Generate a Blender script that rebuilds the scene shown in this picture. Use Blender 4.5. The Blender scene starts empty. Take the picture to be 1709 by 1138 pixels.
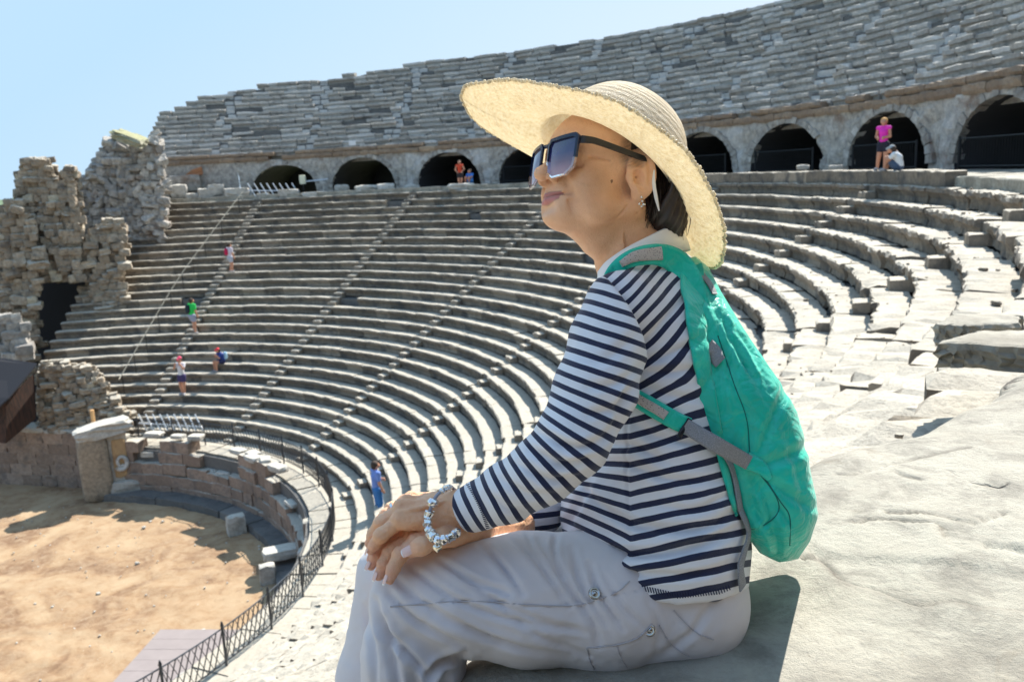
import bpy, math, random
import numpy as np
from mathutils import Vector, Matrix

# ------------------------------------------------------------------ camera
W, H = 1709.0, 1138.0
FPX, PITCH, ROLL, CAMZ = 1437.8, 0.19297, -0.050655, 0.9205
CX, CY = -21.532, 26.620            # centre of the theatre's circles
R0, DR, DH = 32.831, 0.65317, 0.42   # top row radius, row depth, row height (row 0 edge is z = 0)
NROW = 27
GROUND = -13.6
cR, sR, cP, sP = math.cos(ROLL), math.sin(ROLL), math.cos(PITCH), math.sin(PITCH)
Uv = np.array([0, sP, cP]); Fv = np.array([0, cP, -sP]); Xv = np.array([1.0, 0, 0])
RT = cR*Xv + sR*Uv; UP = -sR*Xv + cR*Uv
CAMP = np.array([0, 0, CAMZ])

def P(px, py, depth):
    """point of the place seen at pixel px,py of the photograph at a given depth"""
    return CAMP + depth*(RT*(px-W/2)/FPX - UP*(py-H/2)/FPX + Fv)

sc = bpy.context.scene
col = sc.collection
cam_d = bpy.data.cameras.new('camera'); cam = bpy.data.objects.new('camera', cam_d); col.objects.link(cam)
M = Matrix(((RT[0], UP[0], -Fv[0], 0), (RT[1], UP[1], -Fv[1], 0), (RT[2], UP[2], -Fv[2], CAMZ), (0, 0, 0, 1)))
cam.matrix_world = M
cam_d.sensor_width = 36.0; cam_d.lens = FPX/W*36.0
cam_d.clip_start = 0.05; cam_d.clip_end = 5000
cam_d.dof.use_dof = True; cam_d.dof.focus_distance = 1.2; cam_d.dof.aperture_fstop = 11.0
sc.camera = cam

# ------------------------------------------------------------------ light
SUN_AZ, SUN_EL = math.radians(35), math.radians(44)
world = bpy.data.worlds.new('World'); sc.world = world; world.use_nodes = True
wn = world.node_tree; bg = wn.nodes['Background']
sky = wn.nodes.new('ShaderNodeTexSky'); sky.sky_type = 'NISHITA'; sky.sun_disc = False
sky.sun_elevation = SUN_EL; sky.sun_rotation = SUN_AZ
sky.air_density = 1.0; sky.dust_density = 0.3; sky.ozone_density = 1.0
# the sky near the horizon never gets brighter than a pale milky blue
cap_ = wn.nodes.new('ShaderNodeMix'); cap_.data_type = 'RGBA'; cap_.blend_type = 'DARKEN'; cap_.inputs[0].default_value = 1.0

tc_ = wn.nodes.new('ShaderNodeTexCoord'); dp_ = wn.nodes.new('ShaderNodeVectorMath'); dp_.operation = 'DOT_PRODUCT'; dp_.inputs[1].default_value = (1.0, 0, -1.5)
wn.links.new(tc_.outputs['Generated'], dp_.inputs[0]); ad_ = wn.nodes.new('ShaderNodeMath'); ad_.operation = 'ADD'; ad_.use_clamp = True; ad_.inputs[1].default_value = .6
wn.links.new(dp_.outputs['Value'], ad_.inputs[0]); gr_ = wn.nodes.new('ShaderNodeMix'); gr_.data_type = 'RGBA'; wn.links.new(ad_.outputs[0], gr_.inputs[0])
gr_.inputs[6].default_value = (1.16, 1.68, 2.18, 1); gr_.inputs[7].default_value = (1.85, 2.08, 2.35, 1); wn.links.new(gr_.outputs[2], cap_.inputs[7]); cap_.clamp_result = False
wn.links.new(sky.outputs[0], cap_.inputs[6]); wn.links.new(cap_.outputs[2], bg.inputs[0]); bg.inputs[1].default_value = 0.15
sun_d = bpy.data.lights.new('sun', 'SUN'); sun = bpy.data.objects.new('sun', sun_d); col.objects.link(sun)
sun_d.energy = 3.1; sun_d.angle = math.radians(0.53); sun_d.color = (1.0, 0.95, 0.86)
sd = Vector((math.sin(SUN_AZ)*math.cos(SUN_EL), math.cos(SUN_AZ)*math.cos(SUN_EL), math.sin(SUN_EL)))
sun.rotation_euler = sd.to_track_quat('Z', 'Y').to_euler(); sun.location = (20, 20, 30)
sc.view_settings.view_transform = 'Standard'; sc.view_settings.look = 'None'
sc.view_settings.exposure = 1.65; sc.view_settings.gamma = 1.0
sc.cycles.max_bounces = 6

rng = np.random.default_rng(7); random.seed(7)

# ------------------------------------------------------------------ materials
def mat(name, base=(.5, .5, .5), rough=.8, **kw):
    m = bpy.data.materials.new(name); m.use_nodes = True
    b = m.node_tree.nodes['Principled BSDF']
    b.inputs['Base Color'].default_value = (*base, 1); b.inputs['Roughness'].default_value = rough
    for k, v in kw.items():
        b.inputs[k.replace('_', ' ')].default_value = v
    return m

class NT:
    """small helper for node trees"""
    def __init__(s, m):
        s.t = m.node_tree; s.n = s.t.nodes; s.b = s.n['Principled BSDF']
    def new(s, typ, **kw):
        n = s.n.new(typ)
        for k, v in kw.items(): setattr(n, k, v)
        return n
    def link(s, a, b): s.t.links.new(a, b)
    def coord(s): return s.new('ShaderNodeTexCoord').outputs['Object']
    def noise(s, vec, scale, detail=6, rough=.6, dist=0):
        n = s.new('ShaderNodeTexNoise'); n.inputs['Scale'].default_value = scale
        n.inputs['Detail'].default_value = detail; n.inputs['Roughness'].default_value = rough
        n.inputs['Distortion'].default_value = dist
        s.link(vec, n.inputs['Vector']); return n.outputs['Fac']
    def scale(s, vec, v):
        n = s.new('ShaderNodeMapping'); n.inputs['Scale'].default_value = v; s.link(vec, n.inputs['Vector']); return n.outputs[0]
    def voro(s, vec, scale, feature='F1', out='Distance'):
        n = s.new('ShaderNodeTexVoronoi'); n.feature = feature; n.inputs['Scale'].default_value = scale
        s.link(vec, n.inputs['Vector']); return n.outputs[out]
    def ramp(s, fac, stops):
        n = s.new('ShaderNodeValToRGB'); e = n.color_ramp.elements
        while len(e) < len(stops): e.new(.5)
        for el, (p, c) in zip(e, stops):
            el.position = p; el.color = (*c, 1) if len(c) == 3 else c
        s.link(fac, n.inputs[0]); return n.outputs[0]
    def mix(s, fac, a, b, blend='MIX'):
        n = s.new('ShaderNodeMix'); n.data_type = 'RGBA'; n.blend_type = blend
        for v, i in ((fac, n.inputs[0]), (a, n.inputs[6]), (b, n.inputs[7])):
            if isinstance(v, (int, float)): i.default_value = v
            elif isinstance(v, tuple): i.default_value = (*v, 1) if len(v) == 3 else v
            else: s.link(v, i)
        return n.outputs[2]
    def math(s, op, a, b=None, c=None):
        n = s.new('ShaderNodeMath'); n.operation = op
        for v, i in ((a, n.inputs[0]), (b, n.inputs[1]), (c, n.inputs[2])):
            if v is None: continue
            if isinstance(v, (int, float)): i.default_value = v
            else: s.link(v, i)
        return n.outputs[0]
    def attr(s, name):
        n = s.new('ShaderNodeAttribute'); n.attribute_name = name; return n.outputs['Fac']
    def bump(s, h, strength=.5, dist=.02):
        n = s.new('ShaderNodeBump'); n.inputs['Strength'].default_value = strength; n.inputs['Distance'].default_value = dist
        s.link(h, n.inputs['Height']); s.link(n.outputs[0], s.b.inputs['Normal']); return n
    def base(s, c): s.link(c, s.b.inputs['Base Color'])

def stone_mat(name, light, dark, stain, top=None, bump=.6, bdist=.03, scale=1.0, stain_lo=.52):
    m = mat(name, light, .9); t = NT(m); o = t.coord()
    n1 = t.noise(o, 1.3*scale, 8, .65); n2 = t.noise(o, 7*scale, 8, .7); n3 = t.noise(o, 40*scale, 4, .7)
    c = t.ramp(n2, [(.3, dark), (.62, light)])
    tint = t.attr('tint')
    c = t.mix(t.ramp(tint, [(.0, (.45, .45, .45)), (.08, (0, 0, 0))]), c, tuple(min(.62, 1.5*v) for v in light))
    c = t.mix(t.math('MULTIPLY', tint, .6), c, (dark[0]*.9, dark[1]*.88, dark[2]*.85))
    c = t.mix(t.ramp(n1, [(stain_lo, (0, 0, 0)), (stain_lo+.14, (.75, .75, .75))]), c, stain)
    if top is not None:      # faces turned up take the top colour, painting lit treads over shaded risers
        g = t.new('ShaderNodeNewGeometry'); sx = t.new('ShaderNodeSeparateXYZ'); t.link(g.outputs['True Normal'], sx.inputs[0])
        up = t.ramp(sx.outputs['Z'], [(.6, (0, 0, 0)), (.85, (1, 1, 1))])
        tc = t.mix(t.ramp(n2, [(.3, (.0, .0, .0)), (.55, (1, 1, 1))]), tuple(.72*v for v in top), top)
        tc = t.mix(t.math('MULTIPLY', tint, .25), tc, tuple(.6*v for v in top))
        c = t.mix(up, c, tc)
    c = t.mix(t.ramp(n3, [(.25, (.55, .55, .55)), (.5, (0, 0, 0))]), c, tuple(.55*v for v in dark))
    t.base(c)
    hh = t.math('ADD', t.math('MULTIPLY', n2, 1.0), t.math('MULTIPLY', n3, .35))
    t.bump(hh, bump, bdist); return m

M_seat = stone_mat('weathered_limestone_seat', (.31, .25, .19), (.12, .10, .08), (.06, .06, .062), top=(.48, .435, .36), stain_lo=.5)  # riser tone and its real stains deepened, putting shade into the colour
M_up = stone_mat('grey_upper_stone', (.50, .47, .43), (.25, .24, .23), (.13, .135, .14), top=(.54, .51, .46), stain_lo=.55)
M_wall = stone_mat('mottled_wall_plaster', (.66, .61, .54), (.20, .19, .185), (.22, .13, .08), scale=.5, stain_lo=.56, bump=1.0, bdist=.10)
M_corn = stone_mat('brown_cornice_stone', (.36, .27, .19), (.20, .14, .10), (.14, .11, .09), scale=1)
M_red = stone_mat('reddish_masonry', (.37, .275, .215), (.19, .135, .105), (.12, .10, .09), top=(.5, .46, .39), scale=1)
M_ruin = stone_mat('tan_ruin_stone', (.47, .385, .29), (.20, .16, .12), (.10, .09, .08), top=(.50, .45, .37), scale=1)
M_white = stone_mat('white_marble_block', (.56, .53, .48), (.32, .30, .27), (.22, .21, .19), top=(.55, .52, .46))
M_fill = stone_mat('dark_fill', (.17, .16, .15), (.1, .1, .1), (.07, .07, .07))
M_iron = mat('black_iron', (.02, .022, .025), .5, Metallic=.6)
M_dark = mat('shade_dark_interior', (.035, .035, .04), .95)  # near-black paints in the deep shade inside vaults, doorway and passage

# ------------------------------------------------------------------ object helpers
def tag(o, label=None, cat=None, group=None, kind=None):
    if label: o['label'] = label
    if cat: o['category'] = cat
    if group: o['group'] = group
    if kind: o['kind'] = kind
    return o
def empty(name, loc=(0, 0, 0), label=None, cat=None, group=None):
    o = bpy.data.objects.new(name, None); col.objects.link(o); o.location = tuple(float(v) for v in loc)
    o.empty_display_size = .1
    return tag(o, label, cat, group)
def mesh(name, V, F, m, parent=None, smooth=False, tint=None, attrs=None):
    me = bpy.data.meshes.new(name)
    V = np.asarray(V, float)
    if parent is not None:
        V = V - np.array(parent.matrix_basis.translation if parent.parent is None else parent['_o'])
    me.from_pydata(V.tolist(), [], [list(map(int, f)) for f in F] if not isinstance(F, np.ndarray) else F.tolist())
    if tint is not None:
        a = me.attributes.new('tint', 'FLOAT', 'FACE'); a.data.foreach_set('value', np.asarray(tint, np.float32))
    if attrs:
        for k, v in attrs.items():
            v = np.asarray(v, np.float32)
            if v.ndim == 1:
                a = me.attributes.new(k, 'FLOAT', 'POINT'); a.data.foreach_set('value', v)
            else:
                a = me.attributes.new(k, 'FLOAT_COLOR', 'POINT')
                a.data.foreach_set('color', np.c_[v, np.ones(len(v))].astype(np.float32).ravel())
    me.materials.append(m)
    if smooth: me.polygons.foreach_set('use_smooth', [True]*len(me.polygons))
    me.update()
    o = bpy.data.objects.new(name, me); col.objects.link(o)
    if parent is not None: o.parent = parent
    return o
def sub(name, V, F, m, root, part, **kw):
    """sub-part: parent is a part mesh at local zero under root"""
    part['_o'] = [float(v) for v in root.matrix_basis.translation]
    o = mesh(name, V, F, m, part, **kw); del part['_o']; return o

class Geo:
    def __init__(s): s.V = []; s.F = []; s.T = []; s.n = 0
    def add(s, V, F, tint=None):
        V = np.asarray(V, float); s.V.append(V)
        s.F += [[int(i)+s.n for i in f] for f in F]
        s.T += [float(tint if tint is not None else 0)]*len(F)
        s.n += len(V)
    def build(s, name, m, parent=None, smooth=False):
        return mesh(name, np.concatenate(s.V), s.F, m, parent, smooth, s.T)

def cyl(r, az, z):
    return np.array([CX + r*math.sin(az), CY + r*math.cos(az), z])
def grid_faces(nu, nv, close=False):
    F = []
    for i in range(nu-1):
        for j in range(nv if close else nv-1):
            a = i*nv+j; b = i*nv+(j+1) % nv
            F.append([a, b, b+nv, a+nv])
    return F
def arc_block(g, rf, zt, az0, az1, prof, seg=.35, jit=.02, tint=None, dz=0., tilt=0., chip=.35):
    """a stone whose section prof [(outward, down)] is swept from az0 to az1"""
    n = max(2, int(round((az1-az0)*rf/seg))+1); k = len(prof)
    pr = np.array(prof, float)
    dr0 = rng.normal(0, jit*.7); V = np.zeros((n, k, 3))
    j = rng.normal(0, jit*.5, (n, k, 2))
    lip = rng.random((n, 1)) < chip*.3
    for i in range(n):
        a = az0 + (az1-az0)*i/(n-1); e = 0.012 if i in (0, n-1) else 0
        q = pr.copy() + j[i]
        if lip[i, 0]: q[0] += (jit*1.5, jit*.8); q[1] += (jit*1.2, 0)
        if e: q[:, 1] = q[:, 1]*.985 + .004; q[0] += (.012, .008)
        r = rf + dr0 + q[:, 0]; z = zt + dz + tilt*(i/(n-1)-.5) - q[:, 1]
        V[i, :, 0] = CX + r*math.sin(a); V[i, :, 1] = CY + r*math.cos(a); V[i, :, 2] = z
    F = grid_faces(n, k, True)
    F.append(list(range(k))[::-1] if False else list(range(k-1, -1, -1))); F.append([(n-1)*k+i for i in range(k)])
    g.add(V.reshape(-1, 3), F, tint if tint is not None else rng.random())

def rock(c, size, rot=0., jit=.12, sub=3, tint=None, tiltx=0., tilty=0., seed=None, squash=.25):
    """rough squared stone: subdivided box, rounded and chipped"""
    r = np.random.default_rng(seed if seed is not None else rng.integers(1 << 30))
    n = sub+1; g = np.linspace(-1, 1, n); V = {}; F = []
    def vid(p):
        p = tuple(np.round(p, 5)); V.setdefault(p, len(V)); return V[p]
    for ax in range(3):
        for s_ in (-1, 1):
            for i in range(sub):
                for jj in range(sub):
                    q = []
                    for (u, v) in ((g[i], g[jj]), (g[i+1], g[jj]), (g[i+1], g[jj+1]), (g[i], g[jj+1])):
                        p = [0, 0, 0]; p[ax] = s_; p[(ax+1) % 3] = u; p[(ax+2) % 3] = v; q.append(vid(p))
                    F.append(q if s_ > 0 else q[::-1])
    X = np.array(list(V.keys()))
    L = np.linalg.norm(X, axis=1, keepdims=True)
    X = X*(1-squash*(np.clip(L-1.25, 0, 1)/.48)*.45)
    X = X + r.normal(0, jit*.5, X.shape)
    X = X*np.array(size)/2
    cx_, sx_ = math.cos(tiltx), math.sin(tiltx); cy_, sy_ = math.cos(tilty), math.sin(tilty); cz, sz = math.cos(rot), math.sin(rot)
    Rm = np.array([[cz, -sz, 0], [sz, cz, 0], [0, 0, 1]]) @ np.array([[cy_, 0, sy_], [0, 1, 0], [-sy_, 0, cy_]]) @ np.array([[1, 0, 0], [0, cx_, -sx_], [0, sx_, cx_]])
    return X @ Rm.T + np.array(c), F
def tube(pts, rad, n=8, cap=True):
    pts = np.asarray(pts, float); m_ = len(pts); rad = np.broadcast_to(rad, (m_,))
    T = np.gradient(pts, axis=0); T /= np.linalg.norm(T, axis=1, keepdims=True)+1e-12
    ref = np.array([0, 0, 1.0]) if abs(T[0, 2]) < .9 else np.array([1.0, 0, 0])
    V = np.zeros((m_, n, 3)); N = np.cross(T[0], ref); N /= np.linalg.norm(N)
    for i in range(m_):
        N = N - T[i]*(N@T[i]); N /= np.linalg.norm(N); B = np.cross(T[i], N)
        a = np.arange(n)/n*2*math.pi
        V[i] = pts[i] + rad[i]*(np.cos(a)[:, None]*N + np.sin(a)[:, None]*B)
    F = grid_faces(m_, n, True)
    if cap: F.append(list(range(n))); F.append([(m_-1)*n+i for i in range(n-1, -1, -1)])
    return V.reshape(-1, 3), F
D2 = math.radians
# ================================================================== THE THEATRE
# ---- ground sheets
def disc(name, r, z, m, kind='structure', n=96, rings=40, bump=.0, seed=3):
    g = np.random.default_rng(seed); V = [[CX, CY, z]]; F = []
    for i in range(1, rings+1):
        for j in range(n):
            a = 2*math.pi*j/n; rr = r*i/rings
            V.append([CX+rr*math.sin(a), CY+rr*math.cos(a), z+g.normal(0, bump)])
    for j in range(n): F.append([0, 1+(j+1) % n, 1+j])
    for i in range(rings-1):
        for j in range(n):
            a = 1+i*n+j; b = 1+i*n+(j+1) % n; F.append([a, b, b+n, a+n])
    return tag(mesh(name, V, F, m, smooth=True), kind=kind)

m = mat('sand', (.5, .33, .18), .95); t = NT(m); o = t.coord()
n1 = t.noise(o, .35, 8, .62, 1.0); n2 = t.noise(t.scale(o, (1, 1, 1)), 2.2, 8, .7, .5); n3 = t.noise(o, 14, 4, .7)
c = t.ramp(n1, [(.38, (.19, .105, .055)), (.5, (.31, .195, .105)), (.62, (.39, .275, .165))])
c = t.mix(t.ramp(n2, [(.42, (0, 0, 0)), (.66, (.6, .6, .6))]), c, (.41, .30, .19))
c = t.mix(t.ramp(n2, [(.30, (.7, .7, .7)), (.42, (0, 0, 0))]), c, (.20, .12, .07))
c = t.mix(t.ramp(n3, [(.66, (0, 0, 0)), (.72, (.6, .6, .6))]), c, (.66, .6, .5))
t.base(c); t.bump(t.math('ADD', n2, t.math('MULTIPLY', n3, .4)), .5, .06)
disc('orchestra_ground', 30, GROUND, m, bump=.03, rings=60, n=160)
m = mat('plain', (.22, .24, .13), .95); t = NT(m); o = t.coord()
t.base(t.ramp(t.noise(o, .02, 6), [(.4, (.10, .14, .05)), (.6, (.28, .25, .16))]))
V = [[-2500, -2500, -14.2], [2500, -2500, -14.2], [2500, 2500, -14.2], [-2500, 2500, -14.2]]
tag(mesh('ground', V, [[0, 1, 2, 3]], m), kind='structure')
# wooded hills on the horizon, at the far left
m = mat('wooded_hill', (.08, .13, .06), .95); t = NT(m); o = t.coord()
t.base(t.ramp(t.noise(o, .05, 8, .7), [(.35, (.05, .09, .05)), (.65, (.14, .2, .1))]))
nu, nv = 60, 8; V = []
for i in range(nu):
    a = math.radians(-80 + 60*i/(nu-1)); hgt = 13 + 3*math.sin(i*.7)+2.5*math.sin(i*1.9+1)
    for j in range(nv):
        s_ = j/(nv-1); V.append([math.sin(a)*(600+250*s_), math.cos(a)*(600+250*s_), -14+hgt*math.sin(math.pi*.5*min(1, s_*1.4))**.7 + rng.normal(0, .6)])
tag(mesh('hills', V, grid_faces(nu, nv), m, smooth=True), kind='structure')

# ---- lower seating
SEATP = [(.035, .0), (.0, .03), (.0, .12), (.08, .18), (.125, .29), (.10, .44), (.70, .44), (.70, .02), (.30, .0)]
LOW = empty('lower_seating', (CX, CY, GROUND), 'curved rows of weathered stone seats around the sandy floor, below the arches', 'theatre seating')
stairs_low = [8.5, 28.6, 49, 69.3, 89.4, 109, 127.5]
def az_start(i):
    return float(np.interp(i, [0, 3.6, 10, 15, 18.8, 20, 22.5, 25, 28], [-7.0, -8, -9.5, -11.1, -12.8, -5, -3.5, 2.5, 8]))
AZE = 168
hw_st = .30
for i in range(NROW):
    r = R0-i*DR; z = -i*DH; g = Geo()
    a0 = az_start(i); cuts = [a0]
    hs = math.degrees(hw_st/r)
    for s_ in stairs_low:
        if s_-hs > a0+1: cuts += [s_-hs, s_+hs]
    cuts.append(AZE)
    for q in range(0, len(cuts)-1, 2):
        b0, b1 = cuts[q], cuts[q+1]; L = math.radians(b1-b0)*r; nb = max(1, int(round(L/rng.uniform(1.25, 1.6))))
        e = np.linspace(b0, b1, nb+1); e[1:-1] += rng.normal(0, .16*(b1-b0)/nb, nb-1)
        for k in range(nb):
            mid = .5*(e[k]+e[k+1]); near = mid > 84; vnear = mid > 100
            jit = .012 + .010*near + .012*vnear
            miss = rng.random() < (.008 if not vnear else 0)
            if miss and i > 0: continue
            arc_block(g, r + (rng.normal(0, .03) if vnear else 0), z, D2(e[k]), D2(e[k+1]), SEATP, seg=(.16 if vnear else .24 if near else .4), jit=jit,
                      tint=rng.random()**1.5, dz=rng.normal(0, .010+.014*vnear), tilt=rng.normal(0, .012+.012*vnear))
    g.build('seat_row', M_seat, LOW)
for s_ in stairs_low:                     # stairways: a half-height step in front of every row
    g = Geo()
    for i in range(NROW):
        r = R0-i*DR; hs = math.degrees(hw_st/r)
        if s_-hs < az_start(i)+1: continue
        arc_block(g, r+.06, -i*DH-.005, D2(s_-hs*.96), D2(s_+hs*.96), [(.02, 0), (0, .03), (.0, .43), (.62, .43), (.62, .01)], seg=.25, jit=.014, tint=rng.random())
        arc_block(g, r-.26, -i*DH-DH*.5, D2(s_-hs*.9), D2(s_+hs*.9), [(.02, 0), (0, .03), (.0, .22), (.34, .22), (.34, .0)], seg=.2, jit=.016, tint=.02)
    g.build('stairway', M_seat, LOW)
# body of the cavea under the rows
g = Geo(); n = 180; rr = []
for i in range(NROW): rr += [(R0-i*DR+.25, -i*DH-.10), (R0-i*DR+.25, -(i+1)*DH-.10)]
rr += [(R0-NROW*DR-1.2, -NROW*DH-.06), (R0-NROW*DR-1.2, GROUND-.3)]
V = []
for q in range(n+1):
    for i, (r, z) in enumerate(rr):
        a = D2(max(-12.3, az_start(min(i//2, 28))+.35) + (AZE-max(-12.3, az_start(min(i//2, 28))+.35))*q/n); V.append(cyl(r, a, z))
g.add(V, grid_faces(n+1, len(rr)), .5); g.build('core', M_fill, LOW)
g = Geo()                                  # paved walk behind the fence
for k in range(60):
    a0 = 5+k*2.7
    arc_block(g, 14.15, -NROW*DH+.06, D2(a0), D2(a0+2.68), [(.0, .0), (0, .3), (1.8, .3), (1.8, .0)], seg=.5, jit=.012, tint=rng.random()*.6, dz=rng.normal(0, .02))
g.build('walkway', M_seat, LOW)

# ---- terrace between the two tiers (the woman sits on its edge)
TZ = .275; TR0, TR1 = 33.25, 36.4
m = mat('terrace_limestone', (.52, .50, .45), .85); t = NT(m); o = t.coord()
n1 = t.noise(o, 1.6, 8, .6, .6); n2 = t.noise(t.scale(o, (1, 1, 2)), 9, 10, .7, .4); n3 = t.noise(o, 60, 6, .75)
n4 = t.noise(o, 3.1, 8, .7, 1.5)
c = t.ramp(n1, [(.34, (.20, .18, .145)), (.47, (.31, .285, .235)), (.60, (.40, .375, .315))])
c = t.mix(t.ramp(n2, [(.34, (.8, .8, .8)), (.54, (0, 0, 0))]), c, (.17, .155, .13))
c = t.mix(t.ramp(n4, [(.57, (0, 0, 0)), (.66, (.6, .6, .6))]), c, (.20, .165, .12))
c = t.mix(t.math('MULTIPLY', t.attr('crack'), .9), c, (.09, .075, .06))
c = t.mix(t.ramp(n3, [(.28, (.6, .6, .6)), (.42, (0, 0, 0))]), c, (.26, .245, .22))
wv = t.new('ShaderNodeVectorMath'); wv.operation = 'ADD'
nn = t.new('ShaderNodeTexNoise'); nn.inputs['Scale'].default_value = 2.2; nn.inputs['Detail'].default_value = 8; t.link(o, nn.inputs['Vector'])
sc_ = t.new('ShaderNodeVectorMath'); sc_.operation = 'SCALE'; sc_.inputs['Scale'].default_value = .9; t.link(nn.outputs['Color'], sc_.inputs[0])
t.link(o, wv.inputs[0]); t.link(sc_.outputs[0], wv.inputs[1])
cr = t.voro(t.scale(wv.outputs[0], (.45, 1.1, 1)), 1.25, 'DISTANCE_TO_EDGE')
gate = t.ramp(t.noise(o, 2.4, 3), [(.52, (0, 0, 0)), (.60, (1, 1, 1))])
crk = t.math('MULTIPLY', t.ramp(cr, [(.0, (1, 1, 1)), (.012, (0, 0, 0))]), gate)
c = t.mix(crk, c, (.10, .085, .07)); t.base(c)
hgt = t.math('SUBTRACT', t.math('ADD', t.math('ADD', t.math('MULTIPLY', n2, 1.), t.math('MULTIPLY', n3, .7)), t.math('MULTIPLY', n4, .5)), t.math('MULTIPLY', crk, 1.6))
t.bump(hgt, .8, .010); M_terr = m
TER = empty('terrace', (CX, CY, 0), 'pale paved terrace of weathered slabs running between the upper and lower seats', 'terrace'); TER['kind'] = 'structure'
g = Geo()
for ring, (ra, rb) in enumerate(((33.25, 34.25), (34.27, 35.35), (35.37, 36.8))):
    a = -8.0
    while a < 120:
        L = rng.uniform(1.0, 1.9); d = math.degrees(L/ra)
        if a+d > 120: d = 120-a
        arc_block(g, ra, TZ - (0.12 if a < 50 else 0)*ring*.3, D2(a), D2(a+d-.02), [(.02, 0), (0, .03), (0, .5), (rb-ra, .5), (rb-ra, .0)], seg=.5, jit=.012, tint=rng.random(), dz=rng.normal(0, .012))
        a += d
g.build('paving_slab', M_terr, TER)
# near sheet of worn rock, with an undulating surface and a broken, rounded edge
def fbm(x, y, s, seed, octv=5, per=.5):
    r = np.random.default_rng(seed); out = np.zeros_like(x); amp = 1
    for k in range(octv):
        for _ in range(3):
            th = r.uniform(0, 2*math.pi); ph = r.uniform(0, 6.28); f = s*(2**k)*r.uniform(.8, 1.2)
            out += amp*np.sin(f*(x*math.cos(th)+y*math.sin(th))+ph+1.3*np.sin(f*.7*(x*math.sin(th)-y*math.cos(th))+ph*2))/3
        amp *= per
    return out
A0, A1, nA = 120.0, 152.0, 700
rs = np.concatenate([np.linspace(0, .30, 34), np.linspace(.309, 2.3, 210), np.linspace(2.33, 3.5, 30)])
az = np.radians(np.concatenate([np.linspace(120, 133, 130), np.linspace(133.01, 142.3, 720), np.linspace(142.4, 152, 100)]))[:, None]; nA = len(az); rr = rs[None, :]
EDGE = 33.33 + .05*np.sin(az*34*2.2)+.03*np.sin(az*34*5.1+1)+.016*np.sin(az*34*13+2)
lk_ = np.exp(-((az-D2(139.75))/D2(.45))**4); EDGE = EDGE*(1-lk_)+33.30*lk_
EDGE = EDGE + .26/(1+np.exp(-(az-D2(140.1))/D2(.03)))/(1+np.exp((az-D2(141.6))/D2(.05)))
R_ = EDGE + rr; X_ = CX+R_*np.sin(az); Y_ = CY+R_*np.cos(az)
Z_ = TZ + .006*fbm(X_, Y_, 2.6, 1, 5) + .0025*fbm(X_, Y_, 18, 2, 4)
# step ledges in the rock (long flaked layers)
f1 = fbm(X_*.6+Y_*.3, Y_*1.2, 1.5, 5, 4); Z_ += .010*(1/(1+np.exp(-f1*26))) - .005
f2 = fbm(X_, Y_, 3.1, 9, 4); Z_ -= .007*(1/(1+np.exp(-(f2-.35)*40)))
Z_ -= .05*np.exp(-rr/.035) + .0*rr
Z_ -= .03*np.clip((f1-.1)*2, 0, 1)*np.exp(-rr/.15)
CRK = np.zeros_like(Z_)
def onp(px, py, z=TZ):
    d = RT*(px-W/2)/FPX - UP*(py-H/2)/FPX + Fv; return (CAMP+d*((z-CAMZ)/d[2]))[:2]
for pl, w_, dp_, stepd in (([(1425, 874), (1450, 866), (1490, 864), (1530, 869), (1566, 876), (1575, 888)], .006, .012, .006), ([(1370, 925), (1400, 960), (1450, 985), (1520, 1000), (1600, 1004), (1720, 1012)], .010, .006, .012),
      ([(1365, 784), (1420, 788), (1480, 772), (1540, 756), (1620, 742)], .006, .006, .004), ([(1480, 852), (1540, 850), (1600, 858), (1625, 866), (1680, 846)], .004, .008, .0), ([(1640, 905), (1680, 912), (1720, 920)], .004, .009, 0),
      ([(1500, 780), (1520, 792), (1535, 797)], .004, .008, 0), ([(1290, 1000), (1330, 1012), (1372, 1010)], .005, .003, .0), ([(1340, 930), (1360, 931), (1376, 932)], .004, .008, 0), ([(1620, 640), (1680, 648), (1720, 655)], .007, .01, .01)):
    q = np.array([onp(*p_) for p_ in pl]); n1_ = .016*fbm(X_, Y_, 26, 5, 3)
    best = np.full(X_.shape, 1e9)
    m_ = (X_ > q[:, 0].min()-.4) & (X_ < q[:, 0].max()+.4) & (Y_ > q[:, 1].min()-.4) & (Y_ < q[:, 1].max()+.4)
    xm, ym = X_[m_]+n1_[m_], Y_[m_]+n1_[m_]; bb = np.full(xm.shape, 1e9)
    for i in range(len(q)-1):
        e = q[i+1]-q[i]; h_ = np.clip(((xm-q[i, 0])*e[0]+(ym-q[i, 1])*e[1])/(e@e), 0, 1); dx, dy = xm-q[i, 0]-e[0]*h_, ym-q[i, 1]-e[1]*h_; d_ = np.hypot(dx, dy); sg = np.sign(dx*e[1]-dy*e[0])
        up = d_ < bb; bb = np.where(up, d_, bb)
        if i == 0: sgn = sg
        else: sgn = np.where(up, sg, sgn)
    zz = Z_[m_]; zz -= dp_*np.exp(-(bb/w_)**2); zz += stepd*np.where(sgn > 0, 1, 0)*np.exp(-bb/.10)*(bb < .39); Z_[m_] = zz
    cc = CRK[m_]; CRK[m_] = np.maximum(cc, np.exp(-(bb/(w_*1.5))**2)*(dp_ > .004)*np.clip(.6+.8*fbm(xm, ym, 14, 8, 2), 0, 1))
V = np.stack([X_, Y_, Z_], -1).reshape(-1, 3); k = len(rs)
F = grid_faces(nA, k)
n0 = len(V); lowv = []
dep = [.06, .12, .2, .28, .36, .5]
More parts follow.
